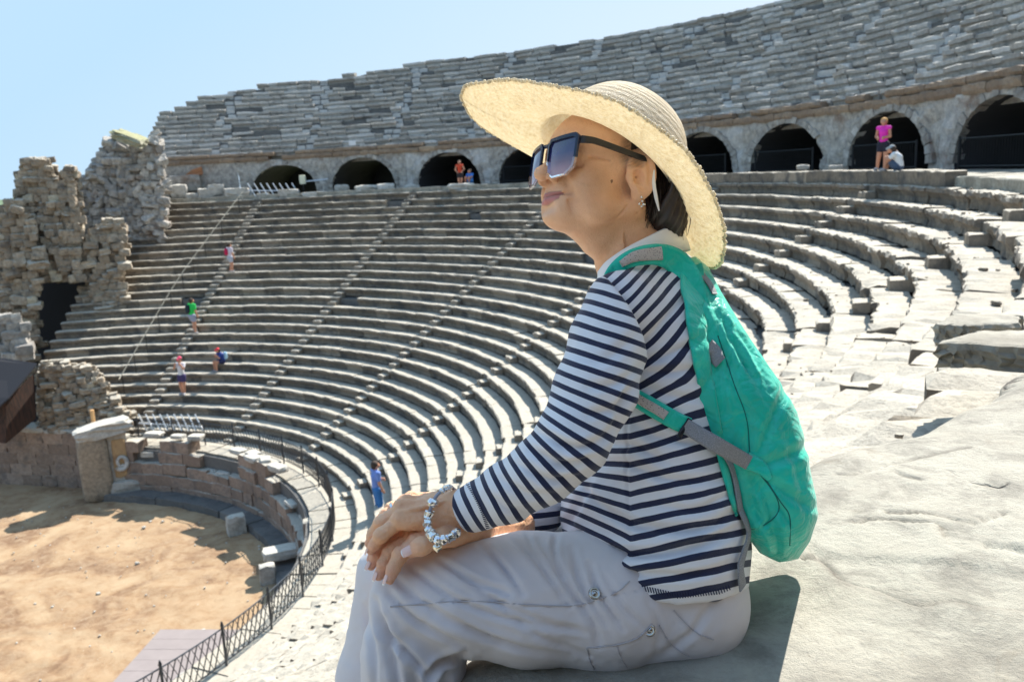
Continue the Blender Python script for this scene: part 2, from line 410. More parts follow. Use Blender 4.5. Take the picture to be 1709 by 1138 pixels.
for q, dd in enumerate(dep):
    rl = EDGE[:, 0] + .02*np.sin(az[:, 0]*34*7+q)+.012*np.sin(az[:, 0]*34*17+2*q) + .03*math.sin(q*1.1)+.01
    lowv.append(np.stack([CX+rl*np.sin(az[:, 0]), CY+rl*np.cos(az[:, 0]), Z_[:, 0]-dd], -1))
V = np.concatenate([V]+lowv)
for i in range(nA-1):
    F.append([i*k, (i+1)*k, n0+i+1, n0+i])
    for q in range(len(dep)-1): F.append([n0+q*nA+i, n0+q*nA+i+1, n0+(q+1)*nA+i+1, n0+(q+1)*nA+i])
mesh('bedrock_slab', V, F, M_terr, TER, smooth=True, attrs={'crack': np.concatenate([CRK.ravel(), np.zeros(len(V)-CRK.size)])})

# raised kerb course on the right, on which two visitors rest
g = Geo(); a = 58.0
while a < 97.6:
    d = math.degrees(rng.uniform(1.6, 2.6)/33.1); d = min(d, 97.8-a)
    arc_block(g, 33.02, .415, D2(a), D2(a+d), [(.02, 0), (0, .03), (.01, .34), (.02, .43), (.55, .43), (.55, .0)], seg=.25, jit=.012, tint=rng.random()*.8, dz=rng.normal(0, .006)); a += d
tag(g.build('kerb', M_seat), 'long raised kerb of grey blocks along the top seat row, under the two resting visitors', 'stone kerb')

# ---- arcade wall with vaulted openings
AW = empty('arcade_wall', (CX, CY, TZ), 'mottled grey wall with a row of dark round arches carrying the upper seats', 'arcade wall')
RW = 36.3; WT = 2.62
arches = [9.4, 19.0, 29.6, 39.7, 49.9, 60.3, 70.0, 80.5, 90.8, 101, 111, 121, 131, 141, 151]
AR = 1.98; SP = .30
def warp(V, s=.03):
    V = np.asarray(V, float); return V + np.stack([s*fbm(V[:, 1], V[:, 2]*1.3, 3.1, 11, 4), s*fbm(V[:, 0], V[:, 2], 3.3, 12, 4), .4*s*fbm(V[:, 0], V[:, 1], 3.7, 13, 3)], -1)
bounds = [-1.5+5.6] + [.5*(arches[i]+arches[i+1]) for i in range(len(arches)-1)] + [156]
g = Geo(); gv = Geo(); gr = Geo()
for ia, ac in enumerate(arches):
    ac_ = D2(ac); aL = D2(bounds[ia]); aR = D2(bounds[ia+1]); nt = 40
    wide = 2.45; hgt_ = (1.95 if ac > 12 else 1.75); brk = ac in (9.4, 70.0)
    inner = []; outer = []
    pts = [(-wide, -.5)] + [(-wide*math.cos(math.pi*k/nt)*1, SP*.7+hgt_*math.sin(math.pi*k/nt)) for k in range(nt+1)] + [(wide, -.5)]
    for (u, zz) in pts:
        if brk and u > -.3*wide and ac == 70.0: zz += .22*math.exp(-((u-.5*wide)/.5)**2)
        inner.append((ac_+u/RW, TZ+zz))
    for k_, (u, zz) in enumerate(pts):
        if k_ == 0: outer.append((aL, TZ-.5)); continue
        if k_ == len(pts)-1: outer.append((aR, TZ-.5)); continue
        th = math.pi*(k_-1)/nt; cx_ = -math.cos(th); sz_ = math.sin(th); HT = WT-TZ
        s1 = 1/max(abs(cx_), 1e-6); s2 = 1/max(sz_, 1e-6)
        if s1 < s2: outer.append((aL if cx_ < 0 else aR, TZ+HT*min(1, abs(sz_)*s1)))
        else: outer.append((ac_ + (cx_*s2)*((ac_-aL) if cx_ < 0 else (aR-ac_)), TZ+HT))
    nr = 9; V = []
    for (pi_, po) in zip(inner, outer):
        for q in range(nr):
            f = (q/(nr-1))**1.1; V.append(cyl(RW, pi_[0]*(1-f)+po[0]*f, pi_[1]*(1-f)+po[1]*f))
    g.add(warp(V, .09), grid_faces(len(pts), nr), rng.random()*.4)
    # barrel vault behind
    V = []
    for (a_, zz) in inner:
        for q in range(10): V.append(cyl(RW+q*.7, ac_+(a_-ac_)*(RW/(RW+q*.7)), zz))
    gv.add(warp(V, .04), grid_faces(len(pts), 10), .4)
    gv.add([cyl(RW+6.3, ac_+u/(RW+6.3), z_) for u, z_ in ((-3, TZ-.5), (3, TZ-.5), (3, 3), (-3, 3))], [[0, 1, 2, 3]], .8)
    # ring of voussoirs round the arch
    for k in range(nt//2):
        th0, th1 = math.pi*2*k/nt, math.pi*(2*k+1.86)/nt; rr_ = []
        if brk and rng.random() < .35: continue
        dpt = -.05-abs(rng.normal(0, .02)); ht = .34+rng.normal(0, .04)
        for rad_ in (wide*1.0, wide*1.0+ht):
            for th in (th0, th1):
                hh = hgt_*rad_/wide
                rr_.append((ac_-math.cos(th)*rad_/RW, TZ+SP*.7+hh*math.sin(th)))
        c4 = [rr_[0], rr_[1], rr_[3], rr_[2]]
        V = [cyl(RW+dpt, a_, z_) for a_, z_ in c4]+[cyl(RW+.3, a_, z_) for a_, z_ in c4]
        gr.add(np.array(V)+rng.normal(0, .012, (8, 3)), [[0, 1, 2, 3], [1, 0, 4, 5], [2, 1, 5, 6], [3, 2, 6, 7], [0, 3, 7, 4]], rng.random())
# left end: solid wall up to the ruined corner, with a small doorway
g.add([cyl(RW+.62, D2(-7.5+164*k/120), z_) for k in range(121) for z_ in (2.2, 3.25)], grid_faces(121, 2), .6)
def wall_patch(az0, az1, z0, z1, nu=24, nz=8, r=RW, gg=g, t_=.4):
    V = [cyl(r, D2(az0+(az1-az0)*i/(nu-1)), z0+(z1-z0)*j/(nz-1)) for i in range(nu) for j in range(nz)]
    gg.add(warp(V, .05), grid_faces(nu, nz), t_)
wall_patch(-7.5, -3.3, -.3, WT); wall_patch(-1.9, 4.1, -.3, WT); wall_patch(-3.4, -1.8, 1.75, WT, 8, 4)
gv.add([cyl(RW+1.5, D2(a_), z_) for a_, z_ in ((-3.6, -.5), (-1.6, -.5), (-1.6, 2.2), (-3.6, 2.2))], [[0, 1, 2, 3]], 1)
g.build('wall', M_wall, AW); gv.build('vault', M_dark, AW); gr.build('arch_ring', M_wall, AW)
g = Geo()                                   # brown cornice course, broken in places
for rowi, (zt, hh, off) in enumerate(((2.90, .32, -.12), (3.18, .27, -.04))):
    a = -7.5
    while a < 156:
        d = math.degrees(rng.uniform(.8, 1.7)/RW)
        if rng.random() > .10+.06*rowi: arc_block(g, RW+off, zt, D2(a), D2(a+d-.03), [(.03, 0), (0, .04), (0, hh*.6), (.06, hh), (.7, hh), (.7, 0)], seg=.35, jit=.026, tint=rng.random())
        a += d
g.build('cornice', M_corn, AW)

# ---- upper seating, many stones displaced
UPS = empty('upper_seating', (CX, CY, 3.0), 'bluish grey upper tier of broken stone rows rising above the arches to the sky', 'theatre seating')
UR, UDR, UDH, UN, UZ = 36.55, .41, .375, 17, 3.28
ups = [2.2+9.85*k for k in range(16)]
def az_up(i): return float(np.interp(i, [0, 4, 9, 10, 12, 13, 14, 15, 16], [-6.6, -6.2, -5.6, -4.2, -2.0, 1.0, 4.0, 13.0, 19.5]))
UPP = [(.03, .0), (.0, .03), (.0, .16), (.10, .22), (.13, .40), (.52, .40), (.52, .0)]
for i in range(UN):
    g = Geo(); r = UR+i*UDR; z = UZ+i*UDH; a = az_up(i)
    while a < 158:
        near = a > 45; L = rng.uniform(.6, 1.3) if rng.random() < .55 else rng.uniform(1.3, 2.2); d = math.degrees(L/r)
        st = min(abs((a+d/2)-s_) for s_ in ups); inst = st < .66
        top = i >= 14
        if rng.random() < (.045 + .10*top*(.6 if i < 16 else 1.6)) and not inst: a += d; continue
        if inst: d = min(d, 1.0); arc_block(g, r+.10+rng.normal(0, .03), z-.13, D2(a), D2(a+d*.9), [(.02, 0), (0, .03), (0, .3), (.4, .3), (.4, 0)], seg=.4, jit=.02, tint=0, dz=rng.normal(0, .03))
        else:
            arc_block(g, r+rng.normal(0, .028), z, D2(a), D2(a+d-rng.uniform(.02, .12)), UPP, seg=.35 if near else .5, jit=.03 if near else .026, tint=rng.random()**1.8,
                      dz=rng.normal(0, .018), tilt=rng.normal(0, .028))
        a += d
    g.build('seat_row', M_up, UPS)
g = Geo(); V = []; rr = []
for i in range(UN): rr += [(UR+i*UDR+.18, UZ+(i-1)*UDH-.05), (UR+i*UDR+.18, UZ+i*UDH-.09)]
rr += [(UR+UN*UDR+1.0, UZ+(UN-1)*UDH-.12), (UR+UN*UDR+1.2, -14)]
n = 160
for q in range(n+1):
    for i, (r, z) in enumerate(rr):
        s0 = az_up(min(i/2, 16)); s0 = s0+.3; V.append(cyl(r, D2(s0+(158-s0)*q/n), z))
g.add(V, grid_faces(n+1, len(rr)), .3); g.build('core', M_fill, UPS)
# end face of the upper tier at the left
# ================================================================== IMPLICIT-SURFACE TOOLS
def smin(a, b, k):
    h = np.clip(.5+.5*(b-a)/k, 0, 1); return b*(1-h)+a*h-k*h*(1-h)
def smax(a, b, k): return -smin(-a, -b, k)
def s_ell(p, c, r, R=None):
    q = p-np.asarray(c, np.float32)
    if R is not None: q = q @ np.asarray(R, np.float32)
    r = np.asarray(r, np.float32); k0 = np.linalg.norm(q/r, axis=-1); k1 = np.linalg.norm(q/(r*r), axis=-1)
    return k0*(k0-1)/(k1+1e-9)
def s_cap(p, a, b, ra, rb=None, zs=1.0):
    """tapered capsule; zs < 1 widens it in depth"""
    rb = ra if rb is None else rb
    s_ = np.array([1, 1, zs], np.float32); a = np.asarray(a, np.float32)*s_; b = np.asarray(b, np.float32)*s_
    q = p*s_ if zs != 1 else p
    ba = b-a; h = np.clip(((q-a)@ba)/(ba@ba+1e-9), 0, 1)
    return np.linalg.norm(q-a-h[..., None]*ba, axis=-1)-(ra+(rb-ra)*h)
def s_chain(p, pts, k=12, zs=1.0):
    d = None
    for (a, b) in zip(pts[:-1], pts[1:]):
        c = s_cap(p, a[:3], b[:3], a[3], b[3], zs); d = c if d is None else smin(d, c, k)
    return d
def s_poly(p, poly):
    """signed distance to a polygon in x,y"""
    poly = np.asarray(poly, np.float32); n = len(poly); x, y = p[..., 0], p[..., 1]
    d = np.full(x.shape, 1e9, np.float32); s_ = np.ones(x.shape, np.float32)
    for i in range(n):
        a = poly[i]; b = poly[i-1]; e = b-a; wx = x-a[0]; wy = y-a[1]
        h = np.clip((wx*e[0]+wy*e[1])/(e@e), 0, 1); d = np.minimum(d, (wx-e[0]*h)**2+(wy-e[1]*h)**2)
        c1 = y >= a[1]; c2 = y < b[1]; c3 = e[0]*wy > e[1]*wx
        s_ = np.where((c1 & c2 & c3) | (~c1 & ~c2 & ~c3), -s_, s_)
    return s_*np.sqrt(d)
def nets(f, lo, hi, h):
    """surface nets of the implicit function f on a box with cell size h"""
    lo = np.asarray(lo, float); hi = np.asarray(hi, float)
    n = np.ceil((hi-lo)/h).astype(int)+1
    ax = [(lo[i]+h*np.arange(n[i])).astype(np.float32) for i in range(3)]
    D = np.empty(n, np.float32); step = max(1, int(2.5e5//(n[1]*n[2])))
    for i in range(0, n[0], step):
        G = np.stack(np.meshgrid(ax[0][i:i+step], ax[1], ax[2], indexing='ij'), -1); D[i:i+step] = f(G)
    S = D < 0; c = np.zeros(n-1, np.int8)
    for a in (0, 1):
        for b in (0, 1):
            for e in (0, 1): c += S[a:n[0]-1+a, b:n[1]-1+b, e:n[2]-1+e]
    act = (c > 0) & (c < 8); idx = np.full(n-1, -1, np.int64); ii = np.argwhere(act); idx[act] = np.arange(len(ii))
    acc = np.zeros((len(ii), 3)); cnt = np.zeros(len(ii))
    for axs in range(3):
        o1, o2 = [k for k in range(3) if k != axs]
        for a in (0, 1):
            for b in (0, 1):
                p0 = ii.copy(); p0[:, o1] += a; p0[:, o2] += b; p1 = p0.copy(); p1[:, axs] += 1
                d0 = D[tuple(p0.T)]; d1 = D[tuple(p1.T)]; m = (d0 < 0) != (d1 < 0)
                t = np.where(m, d0/(d0-d1+1e-20), 0); q = p0.astype(float); q[:, axs] += t
                acc[m] += q[m]; cnt[m] += 1
    V = acc/cnt[:, None]*h+lo; F = []
    for axs in range(3):
        o1, o2 = (axs+1) % 3, (axs+2) % 3
        s0 = [slice(None)]*3; s1 = [slice(None)]*3; s0[axs] = slice(0, -1); s1[axs] = slice(1, None)
        e = S[tuple(s0)] != S[tuple(s1)]; q = np.argwhere(e)
        q = q[(q[:, o1] > 0) & (q[:, o2] > 0) & (q[:, o1] < n[o1]-1) & (q[:, o2] < n[o2]-1)]
        if not len(q): continue
        def at(a, b):
            r = q.copy(); r[:, o1] += a; r[:, o2] += b; return idx[tuple(r.T)]
        f4 = np.stack([at(-1, -1), at(0, -1), at(0, 0), at(-1, 0)], 1)
        fl = S[tuple(q.T)]; f4 = np.where(fl[:, None], f4, f4[:, ::-1]); F.append(f4)
    return V, np.concatenate(F)
def vnormals(V, F):
    F = np.asarray(F); n = np.cross(V[F[:, 2]]-V[F[:, 0]], V[F[:, 3]]-V[F[:, 1]]); N = np.zeros_like(V)
    for k in range(4): np.add.at(N, F[:, k], n)
    return N/(np.linalg.norm(N, axis=1, keepdims=True)+1e-12)
def relax(V, F, it=2, lam=.5):
    F = np.asarray(F); V = V.copy(); E = np.concatenate([F[:, [0, 1]], F[:, [1, 2]], F[:, [2, 3]], F[:, [3, 0]]])
    for _ in range(it):
        A = np.zeros_like(V); c = np.zeros(len(V))
        np.add.at(A, E[:, 0], V[E[:, 1]]); np.add.at(A, E[:, 1], V[E[:, 0]]); np.add.at(c, E[:, 0], 1); np.add.at(c, E[:, 1], 1)
        V += lam*(A/np.maximum(c, 1)[:, None]-V)
    return V
def seg_dist(x, y, pl):
    """distance in x,y to a polyline, and the fraction along it"""
    best = np.full(x.shape, 1e9); fr = np.zeros(x.shape); m_ = len(pl)-1
    for i in range(m_):
        a = np.array(pl[i], float)[:2]; b = np.array(pl[i+1], float)[:2]; e = b-a
        h = np.clip(((x-a[0])*e[0]+(y-a[1])*e[1])/(e@e+1e-9), 0, 1); d = np.hypot(x-a[0]-e[0]*h, y-a[1]-e[1]*h)
        m = d < best; best = np.where(m, d, best); fr = np.where(m, (i+h)/m_, fr)
    return best, fr
def smooth_pl(pl, n=24):
    pl = np.asarray(pl, float); t = np.linspace(0, len(pl)-1, n); out = []
    P_ = np.vstack([2*pl[0]-pl[1], pl, 2*pl[-1]-pl[-2]])
    for u in t:
        i = min(int(u), len(pl)-2); f = u-i; a, b, c, d = P_[i:i+4]
        out.append(.5*((2*b)+(-a+c)*f+(2*a-5*b+4*c-d)*f*f+(-a+3*b-3*c+d)*f**3))
    return np.array(out)
def px_of(V):
    k = (DB+UU*V[:, 2])/DB; return W/2+(V[:, 0]-W/2)/k, H/2+(V[:, 1]-H/2)/k
def crease(V, N, lst, side=True):
    """press (depth>0) or raise folds along polylines (points, width, depth), strongest on the side that faces out"""
    V = V.copy(); cx_, cy_ = px_of(V); wz = np.clip(-N[:, 2]*2.2+.25, 0, 1) if side else 1.0
    for pl, w, dep in lst:
        pl = smooth_pl(pl, 12) if len(pl) > 2 else pl
        d, f = seg_dist(cx_, cy_, pl); env = np.sin(np.pi*np.clip(f*.9+.05, 0, 1))**.6
        ridge = np.exp(-((d-1.6*w)/w)**2)*.35
        V -= N*((dep*env*(np.exp(-(d/w)**2)-ridge)*wz)[:, None])
    return V

# ---- the woman's local frame: x,y run like the photograph's pixels at distance DB, z runs away from the viewer
DB = 1.28; UU = DB/FPX
def loc2w(V):
    V = np.asarray(V, float)
    return CAMP + DB*(RT*((V[..., 0:1]-W/2)/FPX) - UP*((V[..., 1:2]-H/2)/FPX)) + Fv*(DB+UU*V[..., 2:3])
def Q(x, y, z=0., r=None):
    k = (DB+UU*z)/DB; p = [W/2+(x-W/2)*k, H/2+(y-H/2)*k, z]
    return p if r is None else p+[r*k]
# ================================================================== PODIUM, RUINS, LOOSE STONES
def ray(px, py):
    return RT*(px-W/2)/FPX - UP*(py-H/2)/FPX + Fv
def on_z(px, py, z):
    d = ray(px, py); return CAMP+d*((z-CAMZ)/d[2])
def on_cyl(px, py, r):
    d = ray(px, py); a = d[0]**2+d[1]**2; b = d[0]*CX+d[1]*CY; c = CX*CX+CY*CY-r*r
    return CAMP+d*((b+math.sqrt(max(b*b-a*c, 0)))/a)
WZ = -27*DH+.06                                    # walk behind the podium
WALL = empty('podium_wall', (CX, CY, GROUND), 'reddish broken masonry wall curving round the sandy orchestra floor, below the iron fence', 'ruined wall')
topf = lambda a: float(np.interp(a, [-4, 3, 4, 11, 12, 17, 18, 27, 28, 38, 39, 54, 55, 64, 65, 74, 75, 90, 160], [-10.9, -10.8, -10.85, -10.9, -11.6, -11.75, -10.65, -10.75, -12.1, -12.2, -10.95, -10.9, -12.0, -11.8, -12.2, -12.2, -12.3, -12.4, -12.4]))
g = Geo(); ch = .56
for c_ in range(6):
    a = 7.0+rng.uniform(0, 2); zt = GROUND+(c_+1)*ch
    while a < 160:
        d = math.degrees(rng.uniform(.7, 1.5)/13.6); tp = topf(a+d/2)
        if zt <= tp+.32:
            r_off = 0 if c_ < 3 else rng.normal(.04, .04)
            arc_block(g, 13.55+r_off+.03*c_, min(zt, tp+.1)+rng.normal(0, .015), D2(a), D2(a+d-.06), [(.02, 0), (0, .03), (0, ch-.04), (.02, ch), (.75, ch), (.75, 0)], seg=.35, jit=.03, tint=rng.random())
        a += d
g.build('wall_block', M_red, WALL)
g = Geo(); a = 6
while a < 160:
    d = math.degrees(rng.uniform(.9, 1.8)/12.9); arc_block(g, 12.75, GROUND+.33, D2(a), D2(a+d-.1), [(.02, 0), (0, .03), (0, .5), (.9, .5), (.9, 0)], seg=.4, jit=.03, tint=rng.random()); a += d
g.build('plinth', M_fill, WALL)
g = Geo(); a = 7                                    # pale coping slabs and rubble on top of the wall
while a < 120:
    d = math.degrees(rng.uniform(.6, 1.3)/13.9); tp = topf(a+d/2)
    for q in range(1 if tp > -11.3 else 3):
        rr_ = 13.55+.3+rng.uniform(0, .5)+(.0 if tp > -11.3 else .5*q); az_ = D2(a+rng.uniform(0, d)); c0 = cyl(rr_, az_, tp+.10 if tp > -11.3 else max(tp, WZ-.35-.25*(2-q))+.05)
        V, F = rock(c0, (rng.uniform(.5, .95), rng.uniform(.4, .6), rng.uniform(.14, .26)), -az_+rng.normal(0, .2), .10, 3); g.add(V, F, rng.random()*.4)
    a += d
g.build('coping', M_white, WALL)
tag(WALL, kind=None)
# straight stretch of the wall to the left of the pier
LW = empty('stage_wall', (CX-3, CY+16, GROUND), 'reddish straight wall with pale uneven coping at the left, beside the carved pier', 'ruined wall')
p0 = np.array([CX+1.6, CY+14.7]); p1 = np.array([CX-13.5, CY+18.6]); L_ = np.linalg.norm(p1-p0); e_ = (p1-p0)/L_; n_ = np.array([-e_[1], e_[0]]); rt_ = math.atan2(e_[1], e_[0])
g = Geo(); gc = Geo()
for c_ in range(5):
    s = rng.uniform(0, .4)
    while s < L_:
        w_ = rng.uniform(.8, 1.5); c2 = p0+e_*(s+w_/2); V, F = rock((c2[0], c2[1], GROUND+(c_+.5)*.57), (w_*1.0, .8, .60), rt_, .07, 3, squash=.1); g.add(V, F, rng.random()); s += w_
s = 0
while s < L_:
    w_ = rng.uniform(.7, 1.6); c2 = p0+e_*(s+w_/2); hh = .16+.24*(2.2 < s < 4.5)*rng.random()+.1*rng.random()
    V, F = rock((c2[0], c2[1], GROUND+5*.57+hh/2-.02), (w_, .95, hh), rt_+rng.normal(0, .06), .14, 3); gc.add(V, F, rng.random()*.5); s += w_
g.build('wall_block', M_red, LW); gc.build('coping', M_white, LW)
# carved pier
base = on_z(166, 826, GROUND); bx, by = base[0], base[1]
vd = np.array([bx, by])/math.hypot(bx, by); bx -= vd[0]*.7; by -= vd[1]*.7; rr_ = np.array([vd[1], -vd[0]])       # right in the view
PIER = empty('carved_pier', (bx, by, GROUND), 'tall broken marble pier with a carved shell niche standing at the edge of the sand', 'ruined pier')
rot_ = math.atan2(rr_[1], rr_[0])
def at2(dx, dy, z): return (bx+rr_[0]*dx+vd[0]*dy, by+rr_[1]*dx+vd[1]*dy, GROUND+z)
V, F = rock(at2(0, .1, 1.62), (1.35, 1.2, 3.3), rot_, .05, 8, squash=.35)
V = np.array(V); V[:, 2] = V[:, 2]; mesh('shaft', V, F, M_ruin, PIER, True, [.5]*len(F))
V, F = rock(at2(1.05, .25, 1.75), (.95, .9, 2.9), rot_, .03, 6, squash=.1); mesh('panel', V, F, M_white, PIER, tint=[.2]*len(F))
V, F = rock(at2(.55, .1, 3.42), (2.4, 1.3, .62), rot_, .12, 5, tilty=-.13); mesh('cap_stone', V, F, M_white, PIER, tint=[.1]*len(F))
V, F = rock(at2(1.3, -.1, .45), (1.5, 1.1, .75), rot_-.2, .08, 5); mesh('base_block', V, F, M_white, PIER, tint=[.9]*len(F))
M_niche = stone_mat('tan_niche', (.50, .34, .18), (.36, .22, .12), (.25, .15, .09))
V, F = rock(at2(1.12, -.20, 1.95), (.62, .16, 1.9), rot_, .03, 5); mesh('niche', V, F, M_niche, PIER, tint=[.1]*len(F))
sp_ = np.array([at2(1.15+.24*math.cos(a_)*(1-a_/11)+.0, -.34, 1.75+.30*math.sin(a_)*(1-a_/11)) for a_ in np.linspace(-2.5, 5.5, 40)]); V, F = tube(sp_, np.linspace(.13, .05, 40), 8)
mesh('scroll', V, F, M_white, PIER, True, [.0]*len(F))
V, F = tube([at2(.20, .9, 3.3), at2(.22, .9, 4.25)], .10, 8); tag(mesh('wooden_post', V, F, mat('orange_timber', (.62, .36, .16), .8)), 'short pale orange wooden post standing up behind the carved pier', 'post')

# iron fence round the podium: posts, rails, slanted bars
m = mat('fence_steel', (.07, .08, .095), .32, Metallic=.7); M_fence = m
FEN = empty('iron_fence', (CX, CY, WZ), 'dark iron fence of slanted bars curving along the foot of the lower seats', 'fence')
RF = 15.05; a = 3.0; dA = math.degrees(1.95/RF)
while a < 158:
    g = Geo(); zb = WZ+.03
    V, F = tube([cyl(RF, D2(a), zb-.15), cyl(RF, D2(a), zb+1.14)], .035, 6); mesh('post', V, F, M_fence, FEN)
    V, F = tube([cyl(RF, D2(a), zb+1.12), cyl(RF, D2(a), zb+1.24)], [.05, .02], 6); g.add(V, F)
    for h_ in (.12, 1.05): V, F = tube([cyl(RF, D2(a+dA*k/4), zb+h_) for k in range(5)], .02, 5); g.add(V, F)
    for k in range(9):
        u0, u1 = a+dA*(k/9), a+dA*min(1, (k+1.9)/9)
        V, F = tube([cyl(RF, D2(u0), zb+1.05), cyl(RF, D2(u1), zb+.12)], .017, 4); g.add(V, F)
        if a > 40:
            V, F = tube([cyl(RF+.02, D2(u1), zb+1.05), cyl(RF+.02, D2(u0), zb+.12)], .012, 4); g.add(V, F)
    g.build('panel', M_fence, FEN); a += dA
M_lbar = mat('pale_metal_bar', (.62, .64, .66), .3, Metallic=.5)  # pale tone paints sunlight on fence bars; the floodlight arm shares it
# fence bars that catch the sun, their shine put into the pale colour
for lab, (xa, xb, yy, hh, zz) in (('short stretch of slanted fence bars, painted pale as if sunlit, right behind the carved pier', (236, 330, 706, 30, None)), ('short fence of slanted bars, painted pale as if sunlit, before the leftmost big arch', (418, 492, 318, 24, .25))):
    c0 = on_cyl((xa+xb)/2, yy, 15.3) if zz is None else on_cyl((xa+xb)/2, yy, 33.6)
    B_ = empty('sunlit_bars', c0, lab, 'fence bars'); dep = float((c0-CAMP)@Fv); g = Geo(); n_b = 9 if zz is None else 8
    for k in range(n_b):
        x = xa+(xb-xa)*k/(n_b-1)
        V, F = tube([P(x-5, yy-hh*.5, dep), P(x+9, yy+hh*.42, dep-.1)], .036 if zz is None else .036, 5); g.add(V, F)
    g.build('slanted_bar', M_lbar, B_)
    V, F = tube([P(xa-4, yy, dep), P(xb+8, yy+(6 if zz is None else 1), dep)], .04, 6); mesh('rail', V, F, M_lbar, B_)
# handrail cable running up the stairs
rp = [(415, 328, 7.3, 0), (345, 425, 5.5, 7.6), (300, 490, 4.2, 12.4), (250, 575, 3.2, 18), (204, 652, 2.2, 22.9)]
rl_ = []
for (x, y, a_, i_) in rp: rl_.append(cyl(R0-i_*DR, D2(a_), -i_*DH+.0))
ROPE = empty('handrail', rl_[2], 'thin sloping cable handrail on slim posts climbing the seats at the left', 'handrail')
pl = smooth_pl(rl_, 40); V, F = tube(pl+np.array([0, 0, .85]), .016, 6); mesh('cable', V, F, mat('pale_cable', (.36, .34, .28), .6), ROPE, True)
for k in range(2, 39, 4): V, F = tube([pl[k]+[0, 0, -.3], pl[k]+[0, 0, .86]], .02, 5); mesh('post', V, F, M_iron, ROPE)

# low railings in the arches
for a_ in (39.7, 49.9, 60.3, 70.0, 80.5, 90.8):
    R_ = empty('arch_railing', cyl(RW-.1, D2(a_), TZ), 'low black iron railing across the arch', 'railing', 'railings across the arches'); g = Geo(); hw = 2.0/RW
    for u in (-1, 1): V, F = tube([cyl(RW-.12, D2(a_)+u*hw, TZ), cyl(RW-.12, D2(a_)+u*hw, TZ+1.05)], .045, 6); mesh('post', V, F, M_iron, R_)
    for h_ in (.12, .98): V, F = tube([cyl(RW-.12, D2(a_)+hw*u, TZ+h_) for u in np.linspace(-1, 1, 7)], .022, 5); g.add(V, F)
    for u in np.linspace(-.95, .95, 26): V, F = tube([cyl(RW-.12, D2(a_)+hw*u, TZ+.12), cyl(RW-.12, D2(a_)+hw*u, TZ+.98)], .010, 4); g.add(V, F)
    g.build('bars', M_iron, R_)
    R_['label'] = {39.7: 'low iron railing across the dark arch just left of the woman\'s sunglasses', 49.9: 'low iron railing across the arch hidden behind the woman\'s head', 60.3: 'low iron railing across the small arch just right of the sun hat',
        70.0: 'low iron railing across the broken pointed arch between hat and pink visitor', 80.5: 'low iron railing across the arch behind the visitor in pink', 90.8: 'low iron railing across the large arch at the right edge'}[a_]

# ---- piles of ruined masonry
def pile(name, label, top, ybot, depth, s, mt, hole=None, layers=2, jit=.12, tilt=.12, cat='ruin', gap=1.0, dstep=.9, tb=0.):
    xs = [q[0] for q in top]; ys = [q[1] for q in top]; x0, x1 = xs[0], xs[-1]; g = Geo(); m_px = depth/FPX
    root = empty(name, P((x0+x1)/2, ybot, depth), label, cat)
    for L in range(layers):
        y = ybot
        while y > min(ys)-s:
            x = x0+rng.uniform(-.5, .3)*s; hgt = s*rng.uniform(.55, 1.0)
            while x < x1:
                w_ = s*rng.uniform(.6, 1.6)*(1.7 if rng.random() < .12 else 1); xm = x+w_/2; tp = float(np.interp(xm, xs, ys))+rng.normal(0, s*.12)
                if y-hgt*.6 > tp and xm < x1+s*.4 and not (hole and hole(xm, y-hgt/2) and L >= 0):
                    c0 = P(xm, y-hgt/2, depth+L*dstep+rng.normal(0, .12)); V, F = rock(c0, (w_*m_px*1.04, w_*m_px*rng.uniform(.8, 1.2), hgt*m_px*1.12), math.atan2(-ray(xm, y)[0], ray(xm, y)[1])+rng.normal(0, .16), jit, 3, tilty=rng.normal(0, tilt)+tb, tiltx=rng.normal(0, tilt))
                    g.add(V, F, rng.random())
                x += w_*gap
            y -= hgt
    g.build('masonry', mt, root); return root
def arch_hole(cx_, w_, ys_, yt): return lambda x, y: abs(x-cx_) < w_ and y > ys_-(ys_-yt)*math.sqrt(max(0, 1-((x-cx_)/w_)**2))
pile('ruined_tower', 'tall crumbling tan masonry stump against the sky at the far left', [(26, 318), (36, 272), (52, 264), (84, 264), (92, 285), (102, 306), (112, 280), (124, 277), (132, 335)], 470, 51, 12, M_ruin, layers=3, jit=.17)
pile('ruined_wall', 'lower tan broken wall at the left edge beside the crumbling stump', [(-80, 360), (-20, 348), (0, 345), (12, 332), (34, 330), (60, 380)], 640, 50, 13, M_ruin, layers=2, jit=.17)
pile('collapsed_wall', 'dark grey slope of collapsed stones falling from the end of the upper tier', [(112, 330), (140, 296), (160, 272), (180, 240), (196, 226), (214, 232), (232, 248), (246, 246), (256, 225), (264, 215), (272, 300)], 405, 56, 12, M_wall, layers=3, jit=.2, tilt=.3)
pile('vaulted_ruin', 'rough dark wall pierced by a black vaulted passage beside the seats at left', [(20, 432), (34, 410), (60, 402), (100, 404), (140, 400), (160, 380), (176, 362), (205, 372)], 700, 51.5, 13, M_ruin, jit=.17, hole=arch_hole(93, 54, 505, 406), layers=2)
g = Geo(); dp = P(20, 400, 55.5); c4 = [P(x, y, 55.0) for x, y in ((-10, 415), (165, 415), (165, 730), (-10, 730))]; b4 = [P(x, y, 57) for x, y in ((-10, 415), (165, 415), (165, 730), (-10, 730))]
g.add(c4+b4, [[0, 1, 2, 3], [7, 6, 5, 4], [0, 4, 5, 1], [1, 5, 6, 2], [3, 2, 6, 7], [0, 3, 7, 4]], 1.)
tag(g.build('passage_wall', M_dark), 'inner wall deep inside the vaulted passage at left, painted black for its shade', 'wall')  # the passage's shade is put into this wall's black colour
